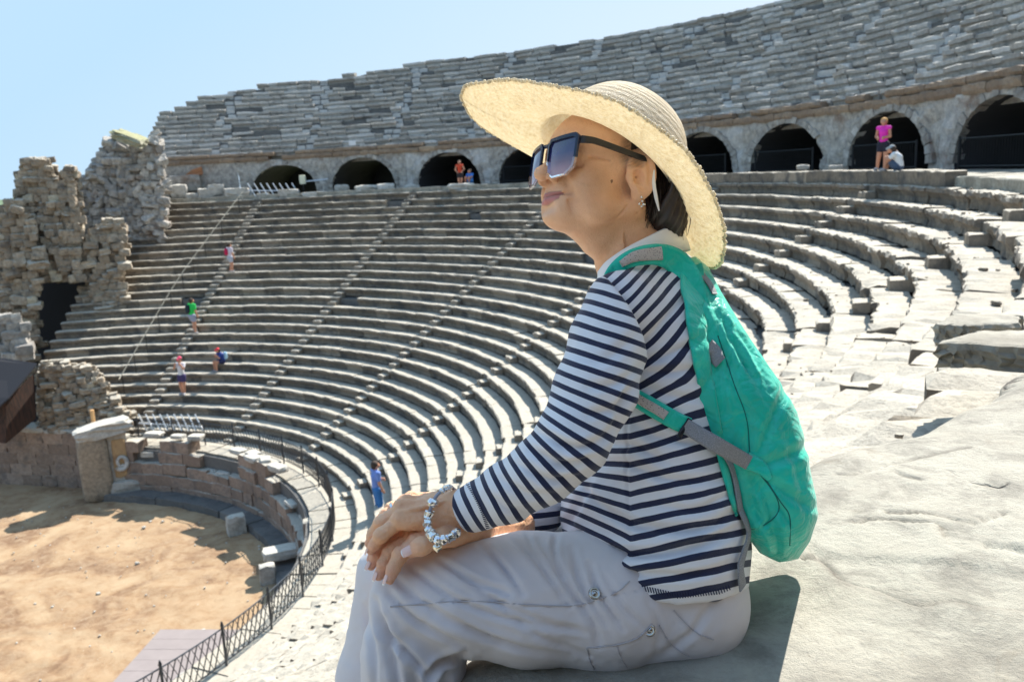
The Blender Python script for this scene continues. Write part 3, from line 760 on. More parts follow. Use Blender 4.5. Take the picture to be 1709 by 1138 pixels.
pile('retaining_wall', 'rough brown rubble wall holding up the left end of the lower seats', [(66, 606), (80, 604), (160, 612), (176, 640), (196, 670), (215, 690)], 720, 43.5, 11, M_ruin, layers=3, jit=.18)
pile('block_stack', 'bluish grey stack of squared blocks in shade at the left edge', [(-30, 520), (0, 516), (25, 518), (48, 545)], 600, 47, 15, M_wall, layers=1, jit=.08, tilt=.05)
# tilted mossy slab
m = stone_mat('mossy_slab', (.42, .40, .30), (.24, .23, .17), (.16, .17, .07), top=(.34, .33, .18)); 
V, F = rock(P(217, 231, 54.5), (1.9, 1.6, .55), .1, .16, 5, tilty=.40, tiltx=.15); tag(mesh('tilted_slab', V, F, m, tint=[.3]*len(F)), 'large tilted slab with yellowish moss poised on the collapsed stones against the sky', 'stone slab')
# shed with a dark canopy
SH = empty('shed', P(20, 700, 42), 'low shed with dark navy sloping canopy and brown timber wall at the left edge', 'shed')
V = [P(x, y, d) for x, y, d in ((-40, 596, 43.5), (8, 598, 43.5), (62, 606, 42.5), (14, 664, 40.5), (-6, 682, 40), (-60, 660, 41))]; V = V+[v-np.array([0, 0, .08]) for v in V]
mesh('canopy', V, [[0, 1, 2, 3, 4, 5], [11, 10, 9, 8, 7, 6]]+[[i, i+6, (i+1) % 6+6, (i+1) % 6] for i in range(6)], mat('shaded_navy_canvas', (.003, .004, .010), .8), SH)  # near-black navy: deep shade over the shed is put into the canopy colour
m = mat('shaded_brown_boards', (.13, .07, .045), .8); t = NT(m); o = t.coord(); t.base(t.ramp(t.noise(t.scale(o, (6, 6, .4)), 3), [(.4, (.02, .011, .008)), (.6, (.07, .03, .018))]))  # boards darkened as well, shade painted into the brown
V = [P(x, y, d) for x, y, d in ((-60, 655, 41.3), (10, 668, 41.3), (55, 625, 42.6), (58, 700, 42.6), (10, 740, 41.3), (-60, 730, 41.3))]; V = V+[v+np.array([-.1, .3, 0]) for v in V]
mesh('board_wall', V, [[0, 1, 4, 5], [1, 2, 3, 4], [6, 11, 10, 7], [7, 10, 9, 8]], m, SH)

# ---- loose blocks, each one a thing
def block(name, label, c0, size, rot=0, mt=M_white, jit=.1, grp=None, tint=.3, tx=0, ty=0, sq=.25, cat='stone block'):
    V, F = rock(c0, size, rot, jit, 4, tiltx=tx, tilty=ty, squash=sq); o = mesh(name, V, F, mt, tint=[tint]*len(F)); tag(o, label, cat, grp); return o
def bl(px, py, w_, h_, lab, z=None, r=None, d=None, rot=None, mt=M_white, **kw):
    """block seen at px,py (its foot) measuring w_,h_ pixels"""
    c0 = on_z(px, py, z) if z is not None else on_cyl(px, py, r); dep = float((c0-CAMP)@Fv); mp = dep/FPX
    rt = math.atan2(-c0[0], c0[1]) if rot is None else rot; sz = (w_*mp, (d or w_*.7)*mp, h_*mp)
    return block(kw.pop('name', 'stone_block'), lab, (c0[0], c0[1], c0[2]+sz[2]*.46), sz, rt, mt, **kw)
G2 = 'fallen stones on the sand'; G1 = 'loose stones at the left end of the terrace'
bl(396, 890, 30, 34, 'squat broken block standing alone on the sand in front of the wall', z=GROUND, grp=G2, rot=.5)
bl(448, 972, 26, 34, 'upright pale block on the sand touching the long flat slab', z=GROUND, grp=G2, rot=.3)
bl(470, 928, 60, 16, 'long flat slab lying on two supports at the sand\'s edge', z=GROUND+.55, grp=G2, d=34, rot=.35, jit=.05)
bl(505, 948, 18, 26, 'small block under the right end of the long flat slab', z=GROUND, grp=G2, rot=.3)
bl(526, 905, 34, 44, 'big upright brown block with pale top on the podium wall', z=-12.3, mt=M_red, rot=.2, jit=.06)
bl(330, 1142, 60, 26, 'pale rounded boulder at the bottom of the sand beside the fence', z=-12.2, name='boulder', sq=.7, cat='boulder')
bl(192, 348, 62, 20, 'long pale fallen column drum on top of the left ruins', r=34.5, grp=G1, ty=-.1, sq=.6)
bl(213, 352, 36, 14, 'bright squat block just below the long fallen drum', r=33.8, grp=G1, tint=0)
bl(250, 352, 16, 12, 'small rounded white stone at the left end of the top row', r=33.6, grp=G1, sq=.7, tint=0)
bl(277, 326, 58, 12, 'long thin slab lying highest in the left heap', r=35.0, grp=G1, ty=-.06)
bl(262, 346, 46, 20, 'dark slanted block under the long thin slab', r=34.2, grp=G1, tint=1)
bl(300, 330, 26, 22, 'bright cube like block beside the small doorway', r=34.4, grp=G1, tint=.1)
bl(322, 334, 22, 12, 'low rounded stone right of the bright cube like block', r=33.9, grp=G1, sq=.6)
bl(345, 334, 24, 20, 'upright grey block left of the flat grey slab pair', r=34.0, grp=G1, tint=.5)
bl(362, 326, 26, 18, 'pale squared block in the middle of the terrace edge heap', r=34.3, grp=G1, tint=.1)
bl(396, 330, 40, 16, 'long grey slab between the pale squared block and metal bars', r=34.0, grp=G1, tint=.5)
bl(440, 332, 20, 10, 'small pale stone at the foot of the metal bars', r=33.6, grp=G1)
bl(482, 330, 34, 14, 'pale flat stone to the right of the metal bars', r=33.7, grp=G1)
bl(526, 330, 40, 10, 'thin flat slab left of the second big arch', r=33.7, grp=G1)
G3 = 'stones on the terrace before the arches'
bl(571, 322, 24, 14, 'rounded bluish boulder before the second big arch', r=34.4, grp=G3, sq=.8, tint=.9)
bl(612, 322, 36, 13, 'left one of two pale drums end to end before the second arch', r=33.9, grp=G3, sq=.6)
bl(645, 320, 28, 14, 'right one of two pale drums end to end before the second arch', r=33.9, grp=G3, sq=.5, tint=0)
bl(688, 322, 26, 14, 'bluish rounded stone between the second and third big arches', r=35.0, grp=G3, sq=.7, tint=.9)
bl(770, 317, 44, 11, 'low oblong stone on which the bare-shouldered visitor stands', r=33.5, grp=G3, sq=.4, tint=.4)
bl(1340, 284, 20, 9, 'small bluish stone on the kerb before the pointed arch', r=34.2, grp=G3, tint=.8, sq=.7)
bl(1395, 284, 22, 8, 'flat bluish stone left of the visitor in pink', r=34.2, grp=G3, tint=.8)
# broken brown timber in the small doorway
g = Geo(); c0 = on_cyl(322, 291, 36.2)
for k in range(9):
    a_ = rng.uniform(-.5, .5); V, F = tube([c0+[-.7+rng.uniform(-.1, .2), rng.uniform(-.1, .1), -.25+rng.uniform(-.1, .1)], c0+[.0, -.1, .05+a_*.4], c0+[.7, rng.uniform(-.1, .1), .2+a_*.5]], .07, 6); g.add(V, F)
tag(g.build('broken_timber', mat('rusty_timber', (.42, .20, .10), .8)), 'rusty orange tangle of broken timber in the small dark doorway at left', 'timber')
bl(310, 318, 50, 26, 'large grey squared block closing the lower half of the small doorway', r=36.0, tint=.6, mt=M_wall, jit=.03)
# floodlight on an arm, small white plaque
c0 = on_cyl(505, 300, 34.6); FL = empty('floodlight', c0, 'small cream floodlight box on a thin horizontal arm before the first big arch', 'floodlight')
V, F = rock(c0, (.42, .3, .62), 0, .02, 3); mesh('lamp_box', V, F, mat('cream_plastic', (.62, .62, .48), .5), FL)
V, F = tube([c0+[0, 0, -.15], c0+[1.6, .6, -.05]], .05, 6); mesh('arm', V, F, M_lbar, FL)
V, F = tube([c0, c0+[0, 0, -1.2]], .05, 6); mesh('pole', V, F, M_iron, FL)
c0 = on_cyl(588, 239, 36.15); V, F = rock(c0, (.45, .06, .3), .3, .0, 2, squash=0); tag(mesh('plaque', V, F, mat('white_plaque', (.7, .72, .75), .5)), 'tiny blank white plaque fixed above the second big arch', 'plaque')
# small stones scattered over the sand and the near steps
g = Geo()
for k in range(420):
    a_ = rng.uniform(0, 2*math.pi); r_ = 12.6*math.sqrt(rng.random()); s_ = rng.uniform(.03, .09)*(2.2 if rng.random() < .08 else 1)
    V, F = rock((CX+r_*math.sin(a_), CY+r_*math.cos(a_), GROUND+s_*.25), (s_, s_*.8, s_*.6), rng.uniform(0, 3), .2, 2, squash=.6); g.add(V, F, rng.random())
tag(g.build('pebbles', M_white), kind='stuff')
g = Geo()
for k in range(260):
    a_ = D2(rng.uniform(95, 141)); i_ = rng.integers(0, 12); r_ = R0-i_*DR+rng.uniform(.1, .6); s_ = rng.uniform(.015, .05)*(2 if rng.random() < .1 else 1)
    V, F = rock((CX+r_*math.sin(a_), CY+r_*math.cos(a_), -i_*DH+s_*.3), (s_*1.3, s_, s_*.7), rng.uniform(0, 3), .2, 2, squash=.6); g.add(V, F, rng.random())
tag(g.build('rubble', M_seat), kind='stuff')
# wooden boards on the sand
m = mat('lilac_boards', (.40, .33, .33), .8); t = NT(m); o = t.coord(); t.base(t.mix(t.noise(o, 1.5, 5), (.22, .185, .18), (.31, .265, .255)))
c = [on_z(x, y, GROUND+.16) for x, y in ((268, 1050), (470, 1050), (560, 1180), (150, 1180))]
SB = empty('stage_platform', c[0], 'large pale lilac boarded platform lying on the sand at the bottom left', 'platform')
for k in range(7):
    f0_, f1_ = k/7, (k+.985)/7; q = [c[0]*(1-f0_)+c[3]*f0_, c[1]*(1-f0_)+c[2]*f0_, c[1]*(1-f1_)+c[2]*f1_, c[0]*(1-f1_)+c[3]*f1_]; dz = np.array([0, 0, rng.uniform(0, .012)])
    V = [v+dz for v in q]+[v-np.array([0, 0, .15]) for v in q]; mesh('board', V, [[3, 2, 1, 0], [4, 5, 6, 7], [0, 1, 5, 4], [1, 2, 6, 5], [2, 3, 7, 6], [3, 0, 4, 7]], m, SB)
# raised slabs and broken stones by the near right
G4 = 'broken slabs near the right edge'
def slab(lab, pts, z, h, **kw):
    q = np.array([on_z(x, y, z) for x, y in pts]); n = len(q); seg = 10; top = []
    for i in range(n):
        for k in range(seg):
            f_ = k/seg; p_ = q[i]*(1-f_)+q[(i+1) % n]*f_; p_ = p_+np.array([rng.normal(0, .006), rng.normal(0, .006), 0]); top.append(p_)
    top = np.array(top); c0 = top.mean(0); rings = [c0+(top-c0)*s_ for s_ in (.0, .3, .6, .85, .985)]; rings = [r_+np.c_[np.zeros((len(top), 2)), .006*fbm(r_[:, 0], r_[:, 1], 9, 3, 4)] for r_ in rings]
    rings[-1][:, 2] -= .004; low = [top-[0, 0, .02+h*k/4]+np.c_[rng.normal(0, .006, (len(top), 2)), np.zeros(len(top))] for k in range(5)]
    V = np.concatenate(rings+low); F = grid_faces(10, len(top), True); o = mesh('stone_slab', V, F, M_terr, smooth=False, tint=None); tag(o, lab, 'stone slab', G4)
slab('thick slab with rough cream top and brown front near the right edge', [(1572, 573), (1640, 575), (1800, 590), (1800, 545), (1640, 548)], TZ+.03, .06)
slab('smaller slab with brown front just behind the thick cream slab', [(1562, 541), (1608, 541), (1700, 536), (1700, 522), (1590, 524)], TZ+.035, .06)
# ================================================================== THE WOMAN
def skin_material():
    m = mat('skin', (.60, .34, .22), .5); t = NT(m); o = t.coord()
    n1 = t.noise(o, 22, 6, .6); n2 = t.noise(o, 260, 3, .6); n3 = t.noise(o, 70, 5, .6)
    c = t.ramp(n1, [(.35, (.78, .42, .235)), (.65, (.88, .52, .32))])
    c = t.mix(t.ramp(n3, [(.60, (0, 0, 0)), (.72, (.3, .3, .3))]), c, (.58, .31, .19))
    col_ = t.new('ShaderNodeAttribute'); col_.attribute_name = 'paint'
    c = t.mix(t.attr('pmask'), c, col_.outputs['Color']); t.base(c)
    vw = t.voro(t.scale(o, (1, 1, 1)), 330, 'DISTANCE_TO_EDGE')
    t.bump(t.math('ADD', t.math('ADD', n2, t.math('MULTIPLY', n3, .6)), t.math('MULTIPLY', t.math('MINIMUM', vw, .12), 2.5)), .6, .0018)
    t.b.inputs['Subsurface Weight'].default_value = .12; t.b.inputs['Subsurface Radius'].default_value = (1, .35, .2); t.b.inputs['Subsurface Scale'].default_value = .006
    t.b.inputs['Roughness'].default_value = .46
    return m
M_skin = skin_material()
WROOT = empty('person', loc2w(np.array([1100., 1110., 0])), 'elderly woman in striped top and pale trousers sitting on the stone edge in the foreground', 'person')

# ---- head frame, millimetres: x forward, y to her left (towards the viewer), z up; origin between the ears
PSI, TH = math.radians(28), math.radians(12)
f0 = np.array([-math.cos(PSI), 0, -math.sin(PSI)]); u0 = np.array([0, -1.0, 0])
HF = math.cos(TH)*f0+math.sin(TH)*u0; HU = -math.sin(TH)*f0+math.cos(TH)*u0; HS = np.array([math.sin(PSI), 0, -math.cos(PSI)])
HS = HS/np.linalg.norm(HS)
rl = math.radians(3.0)                     # slight tilt of the head
HS, HU = math.cos(rl)*HS+math.sin(rl)*HU, math.cos(rl)*HU-math.sin(rl)*HS
HO = np.array([1022., 319., 0]); HM = 1.04/(UU*1000)   # local units per mm
HB = np.stack([HF, HS, HU], 1)             # columns
def h2l(p): return HO + HM*(np.asarray(p, float) @ HB.T)
def l2h(p): return ((p-HO.astype(np.float32)) @ HB.astype(np.float32))/np.float32(HM)

def head_sdf(G):
    q = l2h(G); a = np.array(q); a[..., 1] = np.abs(a[..., 1])       # a: symmetric copy
    E = s_ell
    d = E(q, (4, 0, 42), (93, 73, 78))
    d = smin(d, E(q, (50, 0, 38), (54, 60, 50)), 20)
    d = smin(d, E(q, (46, 0, -14), (54, 58, 56)), 18)
    d = smin(d, E(a, (63, 36, -20), (27, 24, 27)), 14)            # cheeks
    d = smin(d, E(a, (48, 44, -44), (24, 15, 22)), 14)            # jowl
    d = smin(d, s_cap(a, (0, 56, -34), (70, 20, -57), 14, 12), 16)   # jaw
    d = smin(d, E(q, (80, 0, -60), (15, 20, 14)), 12)             # chin
    d = smin(d, E(q, (83, 0, -48), (22, 28, 28)), 14)             # muzzle
    d = smin(d, s_cap(q, (54, 0, -55), (14, 0, -67), 21, 32), 22) # under the chin
    d = smin(d, s_cap(a, (94, 10, 30), (80, 46, 30), 8, 8), 12)   # brow
    d = smax(d, -E(a, (104, 31, 14), (16, 18, 13)), 10)           # sockets
    d = smin(d, E(a, (80, 31, 13), (13.5, 15, 12)), 3)            # lids
    d = smin(d, s_cap(q, (98, 0, 22), (113, 0, -6), 6.5, 8.5), 9) # bridge
    d = smin(d, E(q, (117, 0, -11), (11, 11, 9.5)), 7)            # tip
    d = smin(d, E(a, (104, 13.5, -14), (10.5, 7.5, 8.5)), 5)      # wings
    d = smax(d, -E(a, (109, 8, -22.5), (6, 3.6, 4.2)), 2.0)       # nostrils
    d = smax(d, -s_cap(a, (99, 20, -13), (100, 17, -19), 1.2), 2)
    # lips, corners drawn up in a faint smile
    d = smin(d, s_cap(a, (103.5, 0, -36.5), (89, 26, -36), 4.0, 2.2), 3)
    d = smin(d, s_cap(a, (101.5, 0, -45.5), (89, 23, -40), 5.0, 2.4), 3)
    d = smax(d, -s_cap(a, (108.5, 0, -41), (91, 28, -36.5), 1.5, 1.2), 2.2)
    d = smax(d, -s_cap(a, (91, 28, -36), (85, 34, -35), 2.2, 1.2), 4)
    d = smax(d, -E(q, (106, 0, -28), (4, 3.5, 7)), 4)             # philtrum
    d = smax(d, -s_cap(a, (99, 24, -10), (84, 40, -44), 2.4, 1.6), 9)    # nasolabial fold
    d = smax(d, -s_cap(q, (103, -12, -56), (103, 12, -56), 6), 9)
    d = smax(d, -s_cap(a, (84, 33, -48), (76, 36, -72), 1.8, 1.2), 7)
    d = smax(d, -s_cap(a, (95, 24, -1), (84, 44, 0), 2.4, 1.4), 8)       # under-eye
    for aa, bb in (((74, 50, 20), (54, 60, 27)), ((75, 50, 14), (52, 61, 15))): d = smax(d, -s_cap(a, aa, bb, 1.2, .7), 4.5)   # crow's feet
    for aa, bb in (((86, 30, -46), (78, 34, -62)), ((60, 52, -24), (50, 53, -46))): d = smax(d, -s_cap(a, aa, bb, 1.2, .7), 3)
    # ears
    er = np.array([[.97, .0, .24], [0, 1, 0], [-.24, 0, .97]], np.float32)
    ea = (a-np.array([9, 73, 5], np.float32)); ea = ea @ er
    ea[..., 1] -= ea[..., 0]*-.34
    ear = E(ea, (0, 2, 0), (18, 4.6, 30)); ear = smin(ear, E(ea, (3, 1, -29), (9, 5, 9)), 6)
    ring = np.sqrt((np.sqrt((ea[..., 0]/16.5)**2+((ea[..., 2]-1)/28.5)**2+1e-6)-1)**2*17**2+(ea[..., 1]-5.6)**2)-3.1
    ring = np.where((ea[..., 0] > 9) & (ea[..., 2] < 12), 9, ring)
    ear = smin(ear, ring, 3)
    ear = smax(ear, -E(ea, (4, 8, -4), (8.5, 9, 11)), 1.5)
    ear = smax(ear, -E(ea, (1, 8.0, 15), (10, 5.5, 7)), 2)
    ear = smin(ear, E(ea, (14, 2.5, -4), (4.5, 4.5, 6)), 3)
    ear = smin(ear, s_cap(ea, (-5, 4.5, -18), (-6, 4.5, 16), 2.6, 2.2), 3)
    d = smin(d, ear, 4)
    # neck in the photograph's frame
    n = s_chain(G, [Q(1050, 360, 8, 62), Q(1062, 430, 6, 60), Q(1085, 500, 0, 66)], 20)
    d = smin(d, n/HM, 26)
    # neck cords and creases
    for aa, bb, w in (((1066, 356, -74), (1012, 430, -66), 1.5), ((1080, 380, -66), (1030, 440, -62), 1.3), ((1052, 338, -82), (1002, 398, -62), 1.1)):
        d = smax(d, -s_cap(G, Q(*aa), Q(*bb), w*1.9, w*1.3)/HM, 2.0)
    return d*HM
hv, hf = nets(head_sdf, (835, 120, -140), (1190, 545, 145), 1.8)
# keep what can be seen; the rest of the body is joined on below
def paint_head(V):
    q = l2h(V.astype(np.float32)); a = np.abs(q[:, 1]); n = len(V)
    pm = np.zeros(n); pc = np.zeros((n, 3))
    def put(m, c, s_=1.):
        m = np.clip(m, 0, 1)*s_; pc[:] = pc*(1-m[:, None])+np.array(c)*m[:, None]; pm[:] = np.maximum(pm, m)
    up = 1-np.abs(q[:, 2]+38-a*.02)/4.6; up = np.where(a < 24, up*2.2, up*.0)*(q[:, 0] > 88)
    lo_ = (1-np.abs(q[:, 2]+46.0-(a/24)**2*4.2)/(6.4-(a/24)*3))*2.2*(a < 23)*(q[:, 0] > 88)
    put(np.clip(up, 0, 1), (.52, .17, .18), .85); put(np.clip(lo_, 0, 1), (.58, .19, .21), .85)
    g = np.clip(1-np.abs(q[:, 2]+41.4-(a/26)**2*3)/1.3, 0, 1)*(a < 26)*(q[:, 0] > 86); put(g, (.20, .05, .05), .8)
    # brown-grey tint of cropped greying hair at the temples
    tm = np.clip(1-np.hypot((q[:, 0]-22)/24, (q[:, 2]-34)/28), 0, 1)*(a > 50)
    put(np.clip(tm*2.2, 0, 1)*np.clip(.75+.5*fbm(q[:, 0]+q[:, 2], q[:, 2]*.3-q[:, 0]*.3, .9, 3, 2), 0, 1), (.22, .17, .14), .7)
    for cx_, cz_, r_ in ((42, -12, 1.45), (93, -55, .7)):
        m = (np.hypot(q[:, 0]-cx_, q[:, 2]-cz_) < r_*1.5)*(q[:, 1] > 30); put(m.astype(float), (.16, .07, .04), .9)
    rb = np.clip(1-np.hypot((q[:, 0]-110)/16, (q[:, 2]+12)/16), 0, 1); put(rb, (.66, .30, .22), .45)
    ck = np.clip(1-np.hypot((q[:, 0]-66)/26, (q[:, 2]+16)/26), 0, 1)*(a > 30); put(ck, (.68, .33, .23), .35)
    return pm, pc
pm_h, pc_h = paint_head(hv)

# ---- hands
def finger(G, pts, k=3):
    d = None
    for a, b in zip(pts[:-1], pts[1:]):
        c = s_cap(G, a[:3], b[:3], a[3], b[3]); d = c if d is None else smin(d, c, k)
    return d
ZH = -118
top_f = [  # left hand, lying over the right one: little, ring, middle, index finger
    [Q(668, 868, -172, 13), Q(637, 893, -174, 11.5), Q(625, 908, -170, 9.8), Q(619, 918, -164, 7.6)],
    [Q(670, 850, -150, 13.5), Q(637, 872, -154, 12), Q(622, 892, -150, 10.5), Q(617, 908, -142, 8)],
    [Q(677, 842, -124, 13.5), Q(645, 862, -128, 12), Q(628, 884, -126, 10.5), Q(622, 902, -122, 8)],
    [Q(688, 836, -100, 13.5), Q(655, 850, -102, 12), Q(636, 870, -102, 10.5), Q(628, 890, -100, 8)]]
bot_f = [  # right hand under it: index, middle, ring, little finger over the knee, and the thumb towards the viewer
    [Q(694, 905, -172, 14), Q(668, 926, -182, 13), Q(657, 948, -192, 11.5), Q(650, 966, -196, 9)],
    [Q(684, 899, -150, 14), Q(652, 919, -160, 12.5), Q(640, 942, -170, 11.2), Q(633, 960, -172, 8.8)],
    [Q(678, 895, -126, 13.5), Q(642, 910, -136, 12), Q(628, 928, -146, 10.5), Q(620, 943, -148, 8.2)],
    [Q(676, 893, -104, 12), Q(645, 904, -110, 10.5), Q(628, 918, -120, 9.2), Q(619, 932, -122, 7.5)]]
thumb = [Q(764, 888, -160, 18), Q(735, 898, -192, 16), Q(704, 911, -202, 13.5), Q(686, 920, -200, 10.5)]
def hand_sdf(G):
    # left forearm, wrist, back of the hand
    d = s_chain(G, [Q(880, 792, -212, 40), Q(800, 838, -176, 32), Q(752, 853, -150, 30)], 10)
    d = smin(d, s_chain(G, [Q(752, 850, -150, 28), Q(726, 850, -146, 29)], 6), 10)
    for a, b in (((744, 866, -160), top_f[0][0]), ((742, 856, -148), top_f[1][0]), ((742, 848, -132), top_f[2][0]), ((744, 842, -116), top_f[3][0])):
        d = smin(d, s_cap(G, Q(*a), b[:3], 19, 14.5), 9)
    for k_ in range(4):      # tendons
        kx = top_f[k_][0]; w_ = Q(738, 846-2*k_+9, -170+16*k_)
        d = smin(d, s_cap(G, [w_[0], w_[1]-16, w_[2]-3], [kx[0], kx[1]-11, kx[2]-3], 2.8, 4.6), 3.5)
    for fg in top_f:
        g = finger(G, fg, 3); g = smin(g, s_ell(G, [fg[0][0]-1, fg[0][1]-5, fg[0][2]-1], (12, 11, 11)), 4)
        g = smin(g, s_ell(G, [fg[1][0], fg[1][1]-1, fg[1][2]-1], (12.4, 12.2, 12)), 3); d = smin(d, g, 1.8)
    # right hand
    e = s_chain(G, [Q(860, 872, 0, 36), Q(800, 884, -90, 28), Q(762, 888, -136, 24)], 8)
    for fg, a in zip(bot_f, ((752, 892, -156), (750, 890, -142), (748, 886, -126), (748, 884, -112))):
        e = smin(e, s_cap(G, Q(*a), fg[0][:3], 18, 14), 8)
    for fg in bot_f:
        g = finger(G, fg, 3); g = smin(g, s_ell(G, fg[1][:3], (fg[1][3]+.9,)*3), 3); e = smin(e, g, 1.6)
    g = finger(G, thumb, 4); g = smin(g, s_ell(G, thumb[2][:3], (15.4, 14, 14)), 4); e = smin(e, g, 6)
    d = smin(d, e, 1.2)
    # skin folds over the knuckles
    for fg in top_f+bot_f:
        for j, wd in ((1, 1.0),):
            p = np.array(fg[j][:3]); dr_ = np.array(fg[j+1][:3])-np.array(fg[j-1][:3]); dr_ /= np.linalg.norm(dr_)
            for s_ in (-3.2, 0, 3.2):
                c = p+dr_*s_; r_ = fg[j][3]; q = G-c.astype(np.float32); al = np.abs(q@dr_.astype(np.float32)); rad = np.linalg.norm(q, axis=-1)
                d = d+np.where(rad < r_+8, .65*np.exp(-(al/.9)**2), 0)
    return d
gv_, gf_ = nets(hand_sdf, (590, 785, -275), (915, 990, 65), 1.45)
gN = vnormals(gv_, gf_)
gv_ = gv_+gN*(.7*fbm(gv_[:, 0], gv_[:, 1]*1.7, .16, 31, 3)+.35*fbm(gv_[:, 0]+gv_[:, 2], gv_[:, 1], .5, 32, 2))[:, None]
def paint_hand(V):
    n = len(V); pm = np.zeros(n); pc = np.tile(np.array([.62, .36, .30]), (n, 1))
    def tips(fg, c, s_):
        p = np.array(fg[-1][:3]); m = np.clip(1.5-np.linalg.norm(V-p, axis=1)/18, 0, 1)*s_
        pc[:] = np.where((m > pm)[:, None], np.array(c), pc); pm[:] = np.maximum(pm, m)
    for fg in top_f+bot_f: tips(fg, (.66, .32, .26), .5)
    tips(thumb, (.66, .34, .28), .4)
    return pm, pc
pm_g, pc_g = paint_hand(gv_)
# ---- the body inside the clothes
def body_sdf(G):
    d = s_chain(G, [Q(1082, 490, 0, 52), Q(1094, 590, 0, 78), Q(1100, 700, 0, 84), Q(1106, 800, 0, 95), Q(1104, 900, 0, 105), Q(1120, 1000, 0, 88)], 30, .78)
    d = smin(d, s_chain(G, [Q(1048, 520, -110, 36), Q(1003, 620, -180, 40), Q(960, 745, -228, 38), Q(885, 795, -214, 40)], 10), 14)
    d = smin(d, s_chain(G, [Q(1074, 514, 88, 34), Q(1040, 640, 133, 36), Q(985, 765, 118, 34), Q(860, 872, 10, 31)], 10), 14)
    d = smin(d, s_chain(G, [Q(1120, 1010, -88, 80), Q(900, 1005, -105, 76), Q(692, 1004, -112, 50)], 14), 20)
    d = smin(d, s_chain(G, [Q(1120, 1005, 88, 80), Q(900, 985, 95, 76), Q(672, 975, 90, 54)], 14), 20)
    d = smin(d, s_chain(G, [Q(692, 1002, -112, 52), Q(676, 1180, -95, 50), Q(690, 1440, -90, 32), Q(690, 1475, -90, 34)], 10), 10)
    d = smin(d, s_chain(G, [Q(672, 980, 90, 52), Q(630, 1180, 100, 48), Q(560, 1420, 110, 30), Q(556, 1450, 110, 34)], 10), 10)
    return d
bv, bf = nets(body_sdf, (480, 380, -300), (1330, 1560, 300), 10)
Vb = np.concatenate([hv, gv_, bv]); Fb = np.concatenate([hf, gf_+len(hv), bf+len(hv)+len(gv_)])
o_body = mesh('body', loc2w(Vb), Fb, M_skin, WROOT, True, attrs={'pmask': np.concatenate([pm_h, pm_g, np.zeros(len(bv))]), 'paint': np.concatenate([pc_h, pc_g, np.zeros((len(bv), 3))])})
M_nail = mat('nail', (.78, .52, .46), .22); M_nailtip = mat('nail_tip', (.85, .80, .76), .25)
def nail(fg, up, ln=11., wd=7.4, r=None):
    """nail plate lying on the last joint, facing `up`"""
    a = np.array(fg[-2][:3]); b = np.array(fg[-1][:3]); r = fg[-1][3] if r is None else r
    dr_ = (b-a)/np.linalg.norm(b-a); up = np.array(up, float); up -= dr_*(up@dr_); up /= np.linalg.norm(up); sd_ = np.cross(dr_, up)
    V = []; n = 7
    for i in range(n):
        u = -1+2*i/(n-1)
        for j in range(n):
            v = -1+2*j/(n-1); wloc = wd*(1-.16*u*u) if u > 0 else wd*(1-.12*u*u)
            V.append(b+dr_*(u*ln*.72+r*.32)+sd_*v*wloc+up*((r+.55)*math.sqrt(max(.05, 1-(v*wloc/(r+1.5))**2))-(.0 if u < .2 else (u-.2)*1.4)))
    V = np.array(V); F = grid_faces(n, n)
    sub('fingernail', loc2w(V), F, M_nail, WROOT, o_body, smooth=True)
    tipv = V[-n:]; tv = np.concatenate([tipv+dr_*0.0+up*.12, tipv+dr_*2.0*(1-np.abs(np.linspace(-1, 1, n))[:, None]**2*.7)-up*.3])
    sub('fingernail_tip', loc2w(tv), grid_faces(2, n), M_nailtip, WROOT, o_body, smooth=True)
nail(thumb, (-.35, -.45, -.8), 10.5, 7.6)
for fg in bot_f[:3]: nail(fg, (-.85, .05, -.45), 9, 6.2)
nail(top_f[0], (-.8, -.5, -.3), 9, 6.0)
# ---- trousers
def cloth(name, base, rough=.8, weave=900, sheen=.2):
    m = mat(name, base, rough); t = NT(m); o = t.coord()
    n1 = t.noise(o, weave, 2, .5); n2 = t.noise(o, 14, 5, .6)
    t.base(t.mix(t.ramp(n2, [(.35, (0, 0, 0)), (.65, (.6, .6, .6))]), tuple(.93*v for v in base), base))
    t.bump(t.math('ADD', t.math('MULTIPLY', n1, .4), n2), .25, .0016)
    t.b.inputs['Sheen Weight'].default_value = sheen; return m
M_tr = cloth('pale_cotton', (.68, .635, .645), .75)
def pants_sdf(G):
    d = s_chain(G, [Q(1128, 1000, -70, 106), Q(1010, 1000, -96, 112), Q(880, 998, -112, 104), Q(770, 996, -120, 90), Q(692, 1002, -122, 72)], 26)
    d = smin(d, s_chain(G, [Q(1128, 995, 72, 104), Q(880, 968, 92, 94), Q(668, 962, 84, 70)], 24), 22)
    hp = G*np.array([1, 1, .66], np.float32)
    d = smin(d, s_ell(G, Q(1128, 985, 0), (112, 122, 172)), 30)
    d = smin(d, s_ell(G, Q(1100, 900, 0), (118, 80, 150)), 24)
    c = s_chain(G, [Q(692, 1006, -120, 72), Q(690, 1090, -108, 82), Q(684, 1250, -98, 80), Q(692, 1440, -92, 66)], 20)
    c = smin(c, s_chain(G, [Q(745, 1070, -110, 30), Q(720, 1135, -108, 52)], 8), 20)
    d = smin(d, c, 12)
    d = smin(d, s_chain(G, [Q(668, 966, 84, 70), Q(640, 1120, 95, 72), Q(560, 1400, 108, 62)], 18), 12)
    return d
pv, pf = nets(pants_sdf, (440, 815, -250), (1275, 1470, 250), 4.0)
pN = vnormals(pv, pf)
